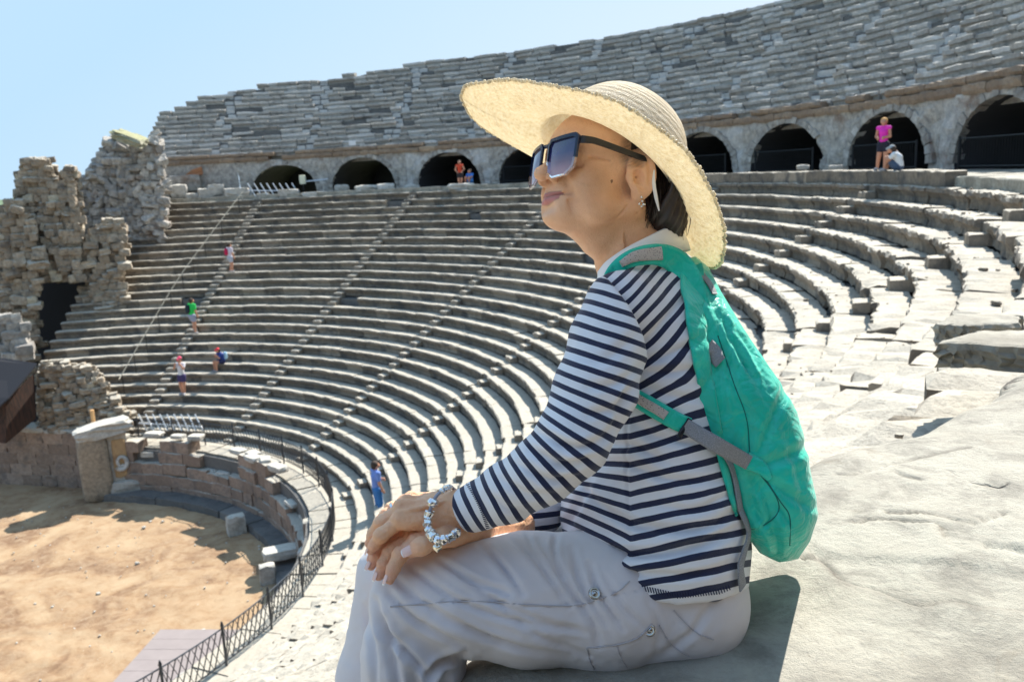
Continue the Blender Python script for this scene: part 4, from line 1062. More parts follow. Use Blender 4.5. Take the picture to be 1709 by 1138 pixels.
cr_ = [ # folds that run down and back from the knee and lap
 ([(735, 935), (790, 968), (850, 990)], 7, 5), ([(800, 905), (840, 945), (872, 990)], 7, 6), ([(850, 895), (900, 940), (950, 1010)], 7, 5), ([(690, 950), (770, 1005), (880, 1040), (960, 1050)], 7, 4.5),
 ([(660, 965), (740, 1030), (850, 1075), (950, 1095)], 8, 5), ([(770, 960), (860, 1020), (980, 1055)], 7, 4), ([(900, 900), (935, 960), (985, 1030), (1000, 1075)], 8, 5), ([(955, 915), (970, 975), (1010, 1040)], 7, 5),
 ([(985, 940), (1000, 990), (1040, 1050)], 6, 5), ([(1010, 960), (1040, 1010), (1080, 1050)], 6, 3), ([(930, 885), (925, 920), (940, 960)], 6, 5), ([(880, 885), (890, 915), (915, 945)], 5, 3.5),
 ([(650, 990), (700, 1040), (790, 1085)], 7, 6), ([(625, 1000), (640, 1050), (690, 1100), (715, 1128)], 8, 9), ([(715, 1132), (735, 1108), (776, 1092)], 8, 12), ([(640, 1035), (655, 1100), (668, 1160)], 9, 7),
 ([(690, 1120), (700, 1200), (690, 1300)], 12, 9), ([(745, 1120), (740, 1200), (720, 1300)], 10, 8), ([(1190, 1000), (1150, 1060), (1080, 1105)], 9, 3), ([(612, 1010), (622, 1080), (628, 1150)], 7, 5),
 ([(720, 1010), (800, 1055), (880, 1085)], 5, 3), ([(1080, 1000), (1100, 1050), (1090, 1100)], 7, 2.5), ([(820, 1000), (900, 1060), (1000, 1100)], 7, 3)]
pv = crease(pv, pN, [(a_, b_*.85, c_*1.3) for a_, b_, c_ in cr_]); pN = vnormals(pv, pf)
pv = pv+pN*(1.6*fbm(pv[:, 0]+pv[:, 1]*.7, pv[:, 1]*.5-pv[:, 0]*.2, .035, 41, 3)+.7*fbm(pv[:, 0]+pv[:, 1]*.7, pv[:, 1]-pv[:, 0]*.5, .11, 42, 2))[:, None]
# stitched seams: inseam along the thigh, pocket outline and flap
seams = [([(655, 1010), (720, 1003), (820, 1003), (920, 1012), (990, 992)], 1.6, 2.4), ([(990, 1000), (1060, 985), (1075, 975)], 1.5, 2), ([(980, 1080), (1040, 1075), (1075, 1060), (1090, 1040)], 1.6, 2.4),
 ([(980, 1080), (985, 1100), (992, 1118)], 1.5, 2), ([(1030, 1072), (1040, 1115)], 1.2, 1.6), ([(1100, 1045), (1120, 1080), (1140, 1100)], 1.3, 1.8), ([(1120, 1015), (1160, 1055), (1190, 1070)], 1.2, 1.6), ([(1110, 1012), (1140, 1060), (1165, 1090)], 1.2, 1.4)]
pv = crease(pv, pN, seams)
o_tr = mesh('trousers', loc2w(pv), pf, M_tr, WROOT, True)

from mathutils.bvhtree import BVHTree
def bvh_of(V, F): return BVHTree.FromPolygons([tuple(v) for v in V.tolist()], np.asarray(F).tolist())
def surf(b, x, y, off=0., z0=-500):
    """front surface point of a local mesh at photo position x,y (following the line of sight)"""
    o1 = Vector(Q(x, y, z0)); o2 = Vector(Q(x, y, 300)); h = b.ray_cast(o1, (o2-o1).normalized())
    if h[0] is None: return None, None
    n = np.array(h[1]); n = n if n[2] < 0 else -n
    return np.array(h[0])+n*off, n
B_p = bvh_of(pv, pf)
M_metal = mat('snap_metal', (.45, .44, .42), .25, Metallic=1.0)
def lathe(c, n, prof, seg=20):
    n = np.array(n)/np.linalg.norm(n); a = np.cross(n, [0, 1, 0.01]); a /= np.linalg.norm(a); b = np.cross(n, a); V = []
    for r, h in prof:
        for k in range(seg):
            th = 2*math.pi*k/seg; V.append(np.array(c)+n*h+r*(math.cos(th)*a+math.sin(th)*b))
    return np.array(V), grid_faces(len(prof), seg, True)
for (x, y) in ((992, 990), (1084, 1051)):
    c, n = surf(B_p, x, y, 0)
    V, F = lathe(c, n, [(9, -1), (9, 1.6), (7.4, 2.6), (5.8, 1.6), (4.2, 1.2), (3.2, 2.8), (0.1, 3.0)])
    sub('snap_button', loc2w(V), F, M_metal, WROOT, o_tr, smooth=True)

# ---- striped top
m = mat('striped_jersey', (.8, .8, .84), .85); t = NT(m); o = t.coord()
s_ = t.attr('stripe'); wv = t.noise(o, 30, 3)
fr = t.math('FRACT', t.math('ADD', s_, t.math('MULTIPLY', t.math('SUBTRACT', wv, .5), .10)))
k = t.math('SMOOTH_MIN', fr, t.math('SUBTRACT', 1.0, fr), .0)
msk = t.ramp(k, [(.20, (0, 0, 0)), (.222, (1, 1, 1))])
n2 = t.noise(o, 18, 5)
wh = t.mix(t.ramp(n2, [(.3, (0, 0, 0)), (.7, (1, 1, 1))]), (.70, .70, .74), (.78, .78, .81))
t.base(t.mix(msk, (.013, .018, .055), wh)); t.bump(t.math('ADD', t.noise(o, 1100, 2), t.math('MULTIPLY', n2, .8)), .3, .0014)
t.b.inputs['Sheen Weight'].default_value = .15; M_top = m
def hemy(x): return np.interp(x, [925, 935, 950, 985, 1060, 1130, 1200, 1240, 1300], [885, 912, 940, 968, 994, 1009, 1002, 985, 955])
def torso_sdf(G):
    d = s_chain(G, [Q(1090, 478, 5, 66), Q(1086, 545, 0, 94), Q(1092, 620, 0, 100), Q(1096, 710, 0, 106), Q(1104, 800, 0, 119), Q(1098, 890, 0, 136), Q(1100, 990, 0, 138)], 40, .72)
    d = smin(d, s_chain(G, [Q(1040, 510, -126, 60), Q(1072, 504, 96, 52)], 10), 34)
    d = smin(d, s_ell(G, Q(1015, 840, 0), (78, 92, 120)), 40)
    d = smin(d, s_ell(G, Q(1030, 640, 0), (48, 70, 120)), 36)      # bust
    x, y = G[..., 0], G[..., 1]
    kk = (DB+UU*G[..., 2])/DB; xp = W/2+(x-W/2)/kk; yp = H/2+(y-H/2)/kk
    d = smax(d, (yp-hemy(xp)).astype(np.float32), 4)
    nk = s_chain(G, [Q(1052, 350, 8, 70), Q(1062, 425, 6, 67), Q(1075, 462, 2, 64)], 10)
    return smax(d, -nk, 4)
tv_, tf_ = nets(torso_sdf, (880, 400, -235), (1300, 1030, 235), 3.4)
tN = vnormals(tv_, tf_)
cr_ = [([(1075, 605), (1120, 590), (1180, 560)], 8, 5), ([(1070, 620), (1125, 620), (1190, 610)], 7, 4), ([(1065, 640), (1120, 660), (1185, 665)], 7, 3.5), ([(1060, 585), (1100, 545), (1150, 490)], 8, 5),
 ([(1000, 770), (1050, 775), (1120, 800), (1200, 800)], 8, 5), ([(960, 800), (1010, 850), (1080, 880), (1180, 880), (1230, 850)], 8, 7), ([(945, 870), (980, 905), (1050, 925), (1150, 915), (1225, 885)], 9, 10),
 ([(940, 890), (970, 930), (1040, 955), (1150, 960), (1225, 940)], 7, 6), ([(1050, 700), (1100, 730), (1180, 740)], 8, 4), ([(1010, 740), (1060, 745), (1110, 770)], 7, 5), ([(985, 800), (960, 850), (940, 880)], 7, 6),
 ([(1090, 840), (1160, 850), (1225, 820)], 7, 4), ([(1048, 640), (1046, 760), (1052, 900)], 3, 2.0)]
tv_ = crease(tv_, tN, [(a_, b_, c_*1.3) for a_, b_, c_ in cr_]); tN = vnormals(tv_, tf_)
tv_ = tv_+tN*(1.8*fbm(tv_[:, 0]*.6, tv_[:, 1], .035, 51, 3)+.6*fbm(tv_[:, 0], tv_[:, 1], .12, 52, 2))[:, None]
x, y = px_of(tv_)
kb = np.interp(y, [430, 480, 540, 590, 640, 700, 800, 900, 1000], [1.05, 1.05, .95, .72, .42, .27, .22, .20, .14])
kf = np.interp(y, [430, 520, 650, 750, 850, 900, 1000], [1.0, .75, .15, .05, -.45, -.6, -.6])
sx_ = 1052; wr = 5*fbm(x, y, .02, 55, 3)
s_t = (y+np.where(x > sx_, kb, kf)*(x-sx_)+wr*.8)/25.0
o_top = mesh('striped_top', loc2w(tv_), tf_, M_top, WROOT, True, attrs={'stripe': s_t})
B_t = bvh_of(tv_, tf_)
arm = [Q(1036, 512, -140, 60), Q(1018, 570, -172, 66), Q(994, 650, -208, 66), Q(955, 735, -236, 61), Q(905, 785, -226, 55), Q(850, 822, -204, 48), Q(786, 848, -172, 39)]
def sleeve_sdf(G):
    d = s_chain(G, arm, 14)
    a = np.array(Q(998, 448, -150)[:2]); b = np.array(Q(1084, 606, -190)[:2]); e = (b-a)/np.linalg.norm(b-a)
    pl = (G[..., 0]-a[0])*-e[1]*-1+(G[..., 1]-a[1])*e[0]*-1      # positive to the right of the armhole seam
    bow = 9*np.exp(-(((G[..., 1]-530)/50)**2))
    d = smax(d, pl-bow, 5)
    c = np.array(Q(775, 852, -168)[:3], np.float32); dr_ = (np.array(arm[-1][:3])-np.array(arm[-2][:3])); dr_ = (dr_/np.linalg.norm(dr_)).astype(np.float32)
    return smax(d, (G-c)@dr_-0, 3)
sv, sf = nets(sleeve_sdf, (735, 425, -330), (1120, 930, -60), 3.0)
sN = vnormals(sv, sf)
cr_ = [([(1075, 610), (1030, 640), (985, 645)], 8, 4.5), ([(1070, 630), (1030, 680), (985, 690)], 8, 5), ([(1000, 745), (950, 745), (900, 722)], 8, 7), ([(990, 762), (940, 775), (885, 750)], 7, 6.5), ([(965, 795), (915, 800), (865, 775)], 7, 5),
 ([(925, 825), (880, 825), (840, 800)], 7, 4), ([(890, 860), (850, 850), (815, 825)], 7, 3), ([(1060, 560), (1010, 600), (960, 590)], 10, 3.5), ([(1052, 640), (1020, 720), (975, 745)], 8, 5)]
sv = crease(sv, sN, [(a_, b_, c_*1.35) for a_, b_, c_ in cr_]); sN = vnormals(sv, sf)
sv = sv+sN*(1.5*fbm(sv[:, 0], sv[:, 1], .04, 61, 3)+.5*fbm(sv[:, 0], sv[:, 1], .13, 62, 2))[:, None]
ap = smooth_pl([a[:3] for a in arm], 80); al = np.concatenate([[0], np.cumsum(np.linalg.norm(np.diff(ap[:, :2], axis=0), axis=1))])
apT = np.gradient(ap[:, :2], axis=0); apT /= np.linalg.norm(apT, axis=1, keepdims=True)
def arclen(V):
    out = np.zeros(len(V)); wsum = np.zeros(len(V))
    for i in range(len(ap)):
        d = (V[:, 0]-ap[i, 0])**2+(V[:, 1]-ap[i, 1])**2; w_ = np.exp(-np.minimum(d, 9e4)/1500.)+1e-12; out += w_*(al[i]+(V[:, 0]-ap[i, 0])*apT[i, 0]+(V[:, 1]-ap[i, 1])*apT[i, 1]); wsum += w_
    return out/wsum
s_s = (arclen(sv)+3*fbm(sv[:, 0], sv[:, 1], .02, 66, 2)-.0*sv[:, 2])/18.6
o_sl = mesh('sleeve', loc2w(sv), sf, M_top, WROOT, True, attrs={'stripe': s_s+.35})
# far sleeve, mostly hidden
fa = [Q(1070, 510, 102, 50), Q(1040, 640, 135, 50), Q(985, 765, 120, 46), Q(900, 850, 40, 40), Q(858, 870, 5, 37)]
fv, ff = nets(lambda G: s_chain(G, fa, 14), (800, 430, -60), (1150, 950, 260), 6)
mesh('sleeve', loc2w(fv), ff, M_top, WROOT, True, attrs={'stripe': fv[:, 1]/22})
M_seamp = mat('trouser_seam', (.46, .43, .45), .9)
# cuff and hem stitching are thin dashes of thread
M_thread = mat('navy_thread', (.02, .025, .07), .8)
def ribbon_on(b, pl, wd, off=1.2, n=60, thick=1.4, side=None, frame=None):
    """flat band of width wd laid on a surface along photo points"""
    c = smooth_pl(pl, n); pts = []; nr = []
    for q in c:
        if len(q) > 2: p, m_ = np.array(Q(*q[:3])), None
        else:
            p, m_ = surf(b, q[0], q[1], off)
            if p is None: p, m_ = (pts[-1]+[c[1][0]-c[0][0], c[1][1]-c[0][1], 0], nr[-1]) if pts else (np.array(Q(q[0], q[1], 0)), np.array([0, 0, -1.]))
        pts.append(p); nr.append(m_ if m_ is not None else np.array([0, 0, -1.]))
    pts = np.array(pts); nr = np.array(nr)
    for _ in range(4): pts[1:-1] = .5*pts[1:-1]+.25*(pts[:-2]+pts[2:]); nr[1:-1] = .5*nr[1:-1]+.25*(nr[:-2]+nr[2:])
    T = np.gradient(pts, axis=0); T /= np.linalg.norm(T, axis=1, keepdims=True); nr -= T*(nr*T).sum(1, keepdims=True); nr /= np.linalg.norm(nr, axis=1, keepdims=True)
    S = np.cross(T, nr); w_ = np.interp(np.linspace(0, 1, n), np.linspace(0, 1, len(np.atleast_1d(wd))), np.atleast_1d(wd))[:, None]
    nw = 7; V = []
    for u in np.linspace(-1, 1, nw): V.append(pts+S*w_*.5*u+nr*thick*(1-.35*u*u))
    for u in np.linspace(1, -1, nw): V.append(pts+S*w_*.5*u-nr*thick)
    V = np.stack(V, 1); k = V.shape[1]
    return V.reshape(-1, 3), grid_faces(n, k, True)+[list(range(k)), [(n-1)*k+i for i in range(k-1, -1, -1)]], (pts, nr, S)
for pl in ([(652, 1012), (700, 1008), (780, 1003), (880, 1008), (960, 1010), (1025, 990), (1050, 970)], [(980, 1080), (1020, 1076), (1062, 1064), (1088, 1040)], [(980, 1080), (984, 1100), (992, 1116)], [(1028, 1074), (1036, 1096), (1046, 1112)],
           [(1100, 1042), (1122, 1076), (1150, 1094)], [(1124, 1018), (1158, 1052), (1190, 1066)]):
    V, F, _ = ribbon_on(B_p, pl, 1.5, 1.4, 70, .8); sub('seam', loc2w(V), F, M_seamp, WROOT, o_tr, smooth=True)
g = Geo()
hx = np.linspace(960, 1225, 62)
for i in range(0, 60):
    a, _ = surf(B_t, hx[i], hemy(hx[i])-16, .8)
    if a is None: continue
    V, F = tube([a+np.array([-1.2, -4, 0]), a+np.array([1.2, 4, 0])], .9, 5); g.add(V, F)
B_s = bvh_of(sv, sf)
for i in range(26):
    f_ = i/25; x_ = 780+34*f_+4*math.sin(f_*3.1); y_ = 806+74*f_
    a, _ = surf(B_s, x_, y_, .6)
    if a is None: continue
    V, F = tube([a+np.array([-2.6, .6, 0]), a+np.array([2.6, -.6, 0])], .8, 5); g.add(V, F)
g.V = [loc2w(v) for v in g.V]; g.build('stitching', M_thread, WROOT)
# white collar at the back of the neck
M_white_c = cloth('white_collar', (.90, .90, .91), .8)
cc = smooth_pl([(1000, 470, -40), (1015, 452, -62), (1045, 432, -74), (1085, 412, -74), (1120, 396, -52), (1138, 392, -10), (1138, 395, 30), (1110, 405, 66), (1060, 430, 80), (1010, 460, 40), (1000, 470, -40)], 60)
V = []
for q in cc:
    for h_, o_ in ((-12, -3), (8, 0), (30, 5), (31, 9), (8, 5), (-10, 2)):
        d_ = np.array(Q(*q))-np.array(Q(1065, 430, 0)); d_[1] = 0; d_ /= np.linalg.norm(d_)+1e-6; V.append(np.array(Q(*q))+d_*o_+np.array([.12*h_, .99*h_-6, 0]))
mesh('collar', loc2w(np.array(V)), grid_faces(len(cc), 6, True), M_white_c, WROOT, True)
# ---- hair
m = mat('dark_hair', (.022, .014, .012), .42); M_hair = m
def hair_sdf(G):
    d = s_chain(G, [Q(1094, 250, -26, 54), Q(1102, 315, -28, 46), Q(1112, 365, -26, 32), Q(1119, 392, -22, 16)], 20, .78)
    d = smin(d, s_ell(G, Q(1090, 300, -45), (26, 48, 30)), 12)
    q = l2h(G); ear = s_ell(q, (-2, 80, 4), (34, 24, 40))*HM
    d = smax(d, -ear, 6)
    return smin(d, s_ell(q, (-6, 0, 44), (91, 76, 80))*HM, 8)+2.0*np.sin(G[..., 0]*.42+G[..., 1]*.1+G[..., 2]*.25)*np.exp(-((G[..., 1]-340)/70)**2)
hv2, hf2 = nets(hair_sdf, (890, 130, -130), (1190, 425, 130), 3.2)
q = l2h(hv2.astype(np.float32))
HRc = np.array([1024., 262., 2.]); hn_ = np.array([.50, -.80, .33]); keep = ~(((hv2-HRc) @ hn_ > -6) & (q[:, 0] < 200)) & ~((q[:, 0] > 36) & (q[:, 2] < 70)) & ~((q[:, 2] < 26) & (q[:, 0] > 6))
hf2 = hf2[keep[hf2].all(1)]
mesh('hair', loc2w(hv2), hf2, M_hair, WROOT, True)
g = Geo(); r_ = np.random.default_rng(5)
for i in range(300):
    a = r_.uniform(0, 1); x0 = 1086+44*a+r_.normal(0, 3); y0 = r_.uniform(262, 330); z0 = -62+r_.uniform(-4, 6)+12*a
    x1 = 1090+42*a+r_.normal(0, 8)-6*(1-a); y1 = 366+34*a*r_.uniform(.6, 1)+r_.normal(0, 7); z1 = -52+14*a+r_.normal(0, 4)
    pl = smooth_pl([Q(x0, y0, z0), Q((x0+x1)/2+5+r_.normal(0, 4), (y0+y1)/2, (z0+z1)/2-12+r_.normal(0, 4)), Q(x1, y1, z1)], 8)
    V, F = tube(pl, np.linspace(1.6, .35, 8), 4); g.add(loc2w(V), F)
for i in range(0):                      # short greying hair by the temple
    b = np.array([r_.uniform(8, 40), 66.5, r_.uniform(18, 52)]); b[1] = 69-((b[0]-10)/60)**2*14-max(0, b[2]-30)*.05
    e = b+np.array([-8, 1.2, -3])+r_.normal(0, 1.2, 3); V, F = tube([h2l(b), h2l(.5*(b+e)+[0, 1.3, 0]), h2l(e)], [.3, .25, .15], 4); g.add(loc2w(V), F)
g.build('hair_strand', M_hair, WROOT)['kind'] = 'stuff'

# ---- sun hat
m = mat('straw', (.8, .7, .5), .6); t = NT(m); o = t.coord()
ring = t.attr('ring'); around = t.attr('around')
wv = t.math('SINE', t.math('MULTIPLY', ring, 2*math.pi))
braid = t.math('SINE', t.math('ADD', t.math('MULTIPLY', around, 210.), t.math('MULTIPLY', t.math('SINE', t.math('MULTIPLY', ring, math.pi)), 1.5)))
n1 = t.noise(o, 160, 4, .7); n2 = t.noise(o, 12, 4)
c = t.ramp(n1, [(.3, (.76, .66, .46)), (.5, (.88, .80, .63)), (.7, (.94, .89, .76))])
c = t.mix(t.math('MULTIPLY', t.math('MULTIPLY_ADD', wv, -.5, .5), .07), c, (.60, .45, .25))
t.base(c)
t.bump(t.math('ADD', t.math('MULTIPLY', wv, .16), t.math('ADD', t.math('MULTIPLY', braid, .25), t.math('MULTIPLY', n1, 1.3))), .8, .0022)
tr = t.new('ShaderNodeBsdfTranslucent'); t.link(c, tr.inputs['Color']); mx = t.new('ShaderNodeMixShader'); mx.inputs[0].default_value = .5
t.link(t.b.outputs[0], mx.inputs[1]); t.link(tr.outputs[0], mx.inputs[2]); t.link(mx.outputs[0], t.n['Material Output'].inputs[0])
M_straw = m
edge = [(770, 163, 40), (782, 143, 0), (830, 136, -60), (885, 138, -120), (962, 150, -180), (1040, 176, -215), (1100, 214, -225), (1150, 262, -205), (1188, 320, -160), (1206, 380, -95), (1206, 425, -35), (1192, 446, 25),
        (1168, 436, 95), (1135, 385, 165), (1090, 325, 205), (1030, 292, 215), (960, 278, 190), (893, 258, 150), (835, 232, 110), (792, 198, 75)]
HR_C = np.array([1024., 262., 2.])-22*np.array([.50, -.80, .33]); e_a = np.array([.83, .555, .02]); e_a /= np.linalg.norm(e_a)
nrm = np.array([.50, -.80, .33]); nrm -= e_a*(nrm@e_a); nrm /= np.linalg.norm(nrm); e_b = np.cross(nrm, e_a); e_b = e_b if e_b[2] < 0 else -e_b
NH = 240
ed = smooth_pl([Q(*e) for e in edge]+[Q(*edge[0])], NH+1)[:-1]
# match ring angles with the edge points
ang = np.unwrap(np.arctan2((ed-HR_C)@e_b, (ed-HR_C)@e_a)); 
RA, RB = 128., 98.
def ringp(a, s_=1., h=0.): return HR_C + s_*(RA*np.cos(a)[:, None]*e_a+RB*np.sin(a)[:, None]*e_b)+nrm*h
rin = ringp(ang)
th = np.linspace(0, 2*math.pi, NH, endpoint=False)
rows = []; rg = []
ncr = 20
for k in range(ncr):                       # crown from the top down
    f_ = k/(ncr-1); s_ = math.sin(f_*math.pi/2)**.62; h = 150*(math.cos(f_*math.pi/2)**.75) if f_ < 1 else 0
    h -= 10*math.exp(-(f_/.25)**2)
    s2 = s_*(.80+.20*f_**2)
    rows.append(ringp(ang, max(s2, .004), h)); rg.append(f_*17)
nb = 34
for k in range(1, nb+1):
    f_ = k/nb
    lift = -10*math.sin(math.pi*f_)
    p_ = rin*(1-f_)+ed*f_+nrm*lift
    sc_ = 0
    if k == nb: sc_ = 3.2
    wob = (2.2*np.abs(np.sin(th*46)))*(f_ > .93)
    dirv = (ed-rin)/np.linalg.norm(ed-rin, axis=1, keepdims=True)
    p_ = p_+dirv*wob[:, None]*(1.4 if k == nb else .6)+nrm*(1.6*np.sin(th*9+1)*f_**2)[:, None]
    rows.append(p_); rg.append(17+f_*20)
V = np.stack(rows, 0); nr_ = len(rows)
ringa = np.repeat(np.array(rg), NH); ara = np.tile(th, nr_)
Vt = V.reshape(-1, 3); F = np.array(grid_faces(nr_, NH, True))
Nn = vnormals(Vt, F)
Vt = np.concatenate([Vt+Nn*1.0, Vt-Nn*1.2]); n0 = nr_*NH
F2 = np.concatenate([F, F[:, ::-1]+n0]); b0 = (nr_-1)*NH
F2 = np.concatenate([F2, np.array([[b0+j, b0+(j+1) % NH, n0+b0+(j+1) % NH, n0+b0+j] for j in range(NH)])])
HAT = empty('sun_hat', loc2w(HR_C), 'wide brimmed cream straw sun hat worn tilted back by the elderly woman', 'hat')
mesh('brim_and_crown', loc2w(Vt), F2, M_straw, HAT, True, attrs={'ring': np.tile(ringa, 2), 'around': np.tile(ara, 2)})
g = Geo(); r_ = np.random.default_rng(8)   # plaited knots along the edge, and tiny glints of straw on the underside
def bead(c, r, seed=0):
    ph = np.array([0, .25, .5, .75, 1])*math.pi; V = []
    for p_ in ph[1:-1]:
        for k in range(6): a = k*math.pi/3; V.append([math.sin(p_)*math.cos(a), math.sin(p_)*math.sin(a), math.cos(p_)])
    V = [[0, 0, 1]]+V+[[0, 0, -1]]; F = [[0, 1+k, 1+(k+1) % 6] for k in range(6)]
    for i in range(2): F += [[1+i*6+k, 7+i*6+k, 7+i*6+(k+1) % 6, 1+i*6+(k+1) % 6] for k in range(6)]
    F += [[19, 13+(k+1) % 6, 13+k] for k in range(6)]
    return np.array(V)*r*r_.uniform(.8, 1.2, 3)+c, F
for i in range(300):
    a = i/300*NH; j = int(a) % NH; p_ = V_ = rows[-1][j]*(1-(a % 1))+rows[-1][(j+1) % NH]*(a % 1)
    v, f = bead(p_+r_.normal(0, .6, 3), 3.0+r_.uniform(-.6, .8)); g.add(loc2w(v), f)
g.build('edge_knot', M_straw, HAT, True)['kind'] = 'stuff'
M_glint = mat('lacquered_straw', (.80, .58, .28), .18, Metallic=.35)
g = Geo()
for i in range(1500):
    j = r_.integers(NH); k = int(np.clip(ncr+nb*(r_.uniform(.25, 1)**.7), ncr, nr_-2)); b = r_.uniform(0, 1)
    p_ = rows[k][j]*(1-b)+rows[k+1][j]*b-Nn[k*NH+j]*1.6
    if p_[2] > 60 and p_[1] < 330: continue
    v, f = bead(p_, r_.uniform(.7, 1.5)); g.add(loc2w(v), f)
g.build('straw_glint', M_glint, HAT, True)['kind'] = 'stuff'
M_rib = mat('white_ribbon', (.75, .75, .77), .6)
Vr, Fr, _ = ribbon_on(None, [(1092, 284, -100), (1091, 305, -104), (1095, 330, -103), (1100, 352, -100)], [2, 5.5, 5.5, 2], n=24, thick=.5)
mesh('ribbon', loc2w(Vr), Fr, M_rib, HAT, True)

# ---- sunglasses
GL = empty('sunglasses', loc2w(h2l((110, 0, 15))), 'large square sunglasses with navy and clear frame on the elderly woman', 'sunglasses')
M_navy = mat('navy_plastic', (.008, .018, .055), .25); M_blackp = mat('black_plastic', (.01, .012, .018), .3)
M_clear = mat('clear_plastic', (.92, .86, .86), .08); M_clear.node_tree.nodes['Principled BSDF'].inputs['Transmission Weight'].default_value = .93
def gx(y): return 115-.0036*y*y
outl = [(7.5, 27), (12, 35.5), (57, 37.5), (62, 33), (61, 6), (58.5, -10), (47, -20.5), (24, -21.5), (13, -14), (8.5, 3)]
inn = [(11, 25), (15, 30.5), (54, 32), (58.5, 29), (58.4, 6), (56, -9), (46, -18.4), (25, -19.4), (15, -12.5), (11, 4)]
def dens(pl, n=6):
    pl = np.array(pl+[pl[0]], float); return np.concatenate([np.linspace(pl[i], pl[i+1], n, endpoint=False) for i in range(len(pl)-1)])
oo, ii_ = dens(outl), dens(inn); nf = len(oo)
lens_m = mat('gradient_lens', (.02, .02, .08), .06); t = NT(lens_m)
hz = t.attr('h'); t.base(t.ramp(hz, [(.0, (.42, .25, .30)), (.38, (.13, .07, .14)), (.65, (.022, .02, .13)), (1, (.008, .012, .08))]))
t.b.inputs['Specular IOR Level'].default_value = .9; t.b.inputs['Coat Weight'].default_value = .6; t.b.inputs['Coat Roughness'].default_value = .03
for sg in (1, -1):
    V = []
    for (dx, ring_) in ((0, oo), (3.4, oo), (4.0, ii_), (-.4, ii_)):
        for y_, z_ in ring_: V.append(h2l((gx(y_)+dx-.04*(30-z_), sg*y_, z_)))
    V = np.array(V); F = []
    for k in range(3):
        for j in range(nf): F.append([k*nf+j, k*nf+(j+1) % nf, (k+1)*nf+(j+1) % nf, (k+1)*nf+j])
    for j in range(nf): F.append([3*nf+j, 3*nf+(j+1) % nf, (j+1) % nf, j])
    zz = np.concatenate([oo[:, 1], oo[:, 1], ii_[:, 1], ii_[:, 1]])
    Fu = [f for f in F if np.mean(zz[f]) > 4]; Fl = [f for f in F if np.mean(zz[f]) <= 4]
    mesh('frame', loc2w(V), Fu, M_navy, GL); mesh('frame', loc2w(V), Fl, M_clear, GL)
    V = [h2l((gx(35)+2.6, sg*35, 5))]; hh = [.55]
    for s_ in (.5, 1.02):
        for y_, z_ in ii_:
            yy, z2 = 35+(y_-35)*s_, 5+(z_-5)*s_; V.append(h2l((gx(yy)+1.2+1.6*(1-s_*s_)-.04*(30-z2), sg*yy, z2))); hh.append((z2+18)/48)
    F = [[0, 1+j, 1+(j+1) % nf] for j in range(nf)]+[[1+j, 1+nf+j, 1+nf+(j+1) % nf, 1+(j+1) % nf] for j in range(nf)]
    mesh('lens', loc2w(np.array(V)), F, lens_m, GL, True, attrs={'h': hh})
    pl = [(gx(63)+1, sg*64, 27), (gx(64)-6, sg*68.5, 27.5), (80, sg*73, 28), (30, sg*79, 26), (0, sg*81, 25), (-14, sg*80, 20)]
    pl = smooth_pl([h2l(p_) for p_ in pl], 30); V = []
    for i_, p_ in enumerate(pl):
        wz = 10.5-5.0*i_/29; V += [p_+HU*wz*HM*.5+HS*1.2*HM, p_+HU*wz*HM*.5-HS*1.2*HM, p_-HU*wz*HM*.5-HS*1.2*HM, p_-HU*wz*HM*.5+HS*1.2*HM]
    mesh('temple_arm', loc2w(np.array(V)), grid_faces(30, 4, True)+[[0, 1, 2, 3], [119, 118, 117, 116]], M_blackp, GL)
V, F = tube(smooth_pl([h2l((gx(0)-1, y_, 30-abs(y_)*-.15)) for y_ in (-14, -7, 0, 7, 14)], 14), 3.0*HM, 8)
mesh('bridge', loc2w(V), F, M_navy, GL, True)
V, F = tube(smooth_pl([h2l((gx(0)+.5, y_, 14+abs(y_)*-.25)) for y_ in (-10, -5, 0, 5, 10)], 14), 1.8*HM, 8)
# ---- earring
g = Geo(); ep = h2l((4, 79.5, -27))
for dx, dy, r in ((0, 0, 3.2), (1, 6.5, 2.6), (-3.5, 10.5, 2.7), (3.5, 11.5, 3.0), (0, 14.5, 2.0)):
    v, f = bead(ep+np.array([dx, dy, -1.0]), r); g.add(loc2w(v), f)
M_silver = mat('silver', (.80, .79, .78), .18, Metallic=1.0)
g.build('earring', M_silver, WROOT, True)

# ---- bracelet of silver charms on a cord, round the left wrist
BR = empty('charm_bracelet', loc2w(np.array([725., 860., -160.])), 'silver bead charm bracelet with a small heart hanging at the left wrist', 'bracelet')
loop = smooth_pl([Q(753, 812, -158), Q(742, 816, -178), Q(728, 828, -186), Q(719, 848, -190), Q(714, 868, -192), Q(717, 886, -208), Q(728, 899, -222), Q(744, 900, -222), Q(760, 890, -208), Q(769, 878, -150), Q(768, 850, -108), Q(764, 824, -120), Q(753, 812, -158)], 90)
V, F = tube(loop, 2.6, 8, False); mesh('cord', loc2w(V), F, mat('grey_cord', (.30, .31, .38), .5), BR, True)
r_ = np.random.default_rng(11); g = Geo()
def charm(c, dr_, r, seed):
    dr_ = dr_/np.linalg.norm(dr_); rr = np.random.default_rng(seed); k = seed % 3
    prof = [[(.3, -.75), (.8, -.6), (1, -.2), (1, .2), (.8, .6), (.3, .75)], [(.35, -.8), (.9, -.75), (1.0, -.55), (.82, -.4), (.82, .4), (1.0, .55), (.9, .75), (.35, .8)], [(.3, -.6), (.95, -.5), (1.05, 0), (.95, .5), (.3, .6)]][k]
    V, F = lathe(c, dr_, [(a*r, b*r) for a, b in prof], 16); V = V+rr.normal(0, .05*r, V.shape); return V, F
s_ = np.linspace(0, 1, len(loop)); spots = [.215, .30, .36, .415, .465, .52, .57, .625, .675]
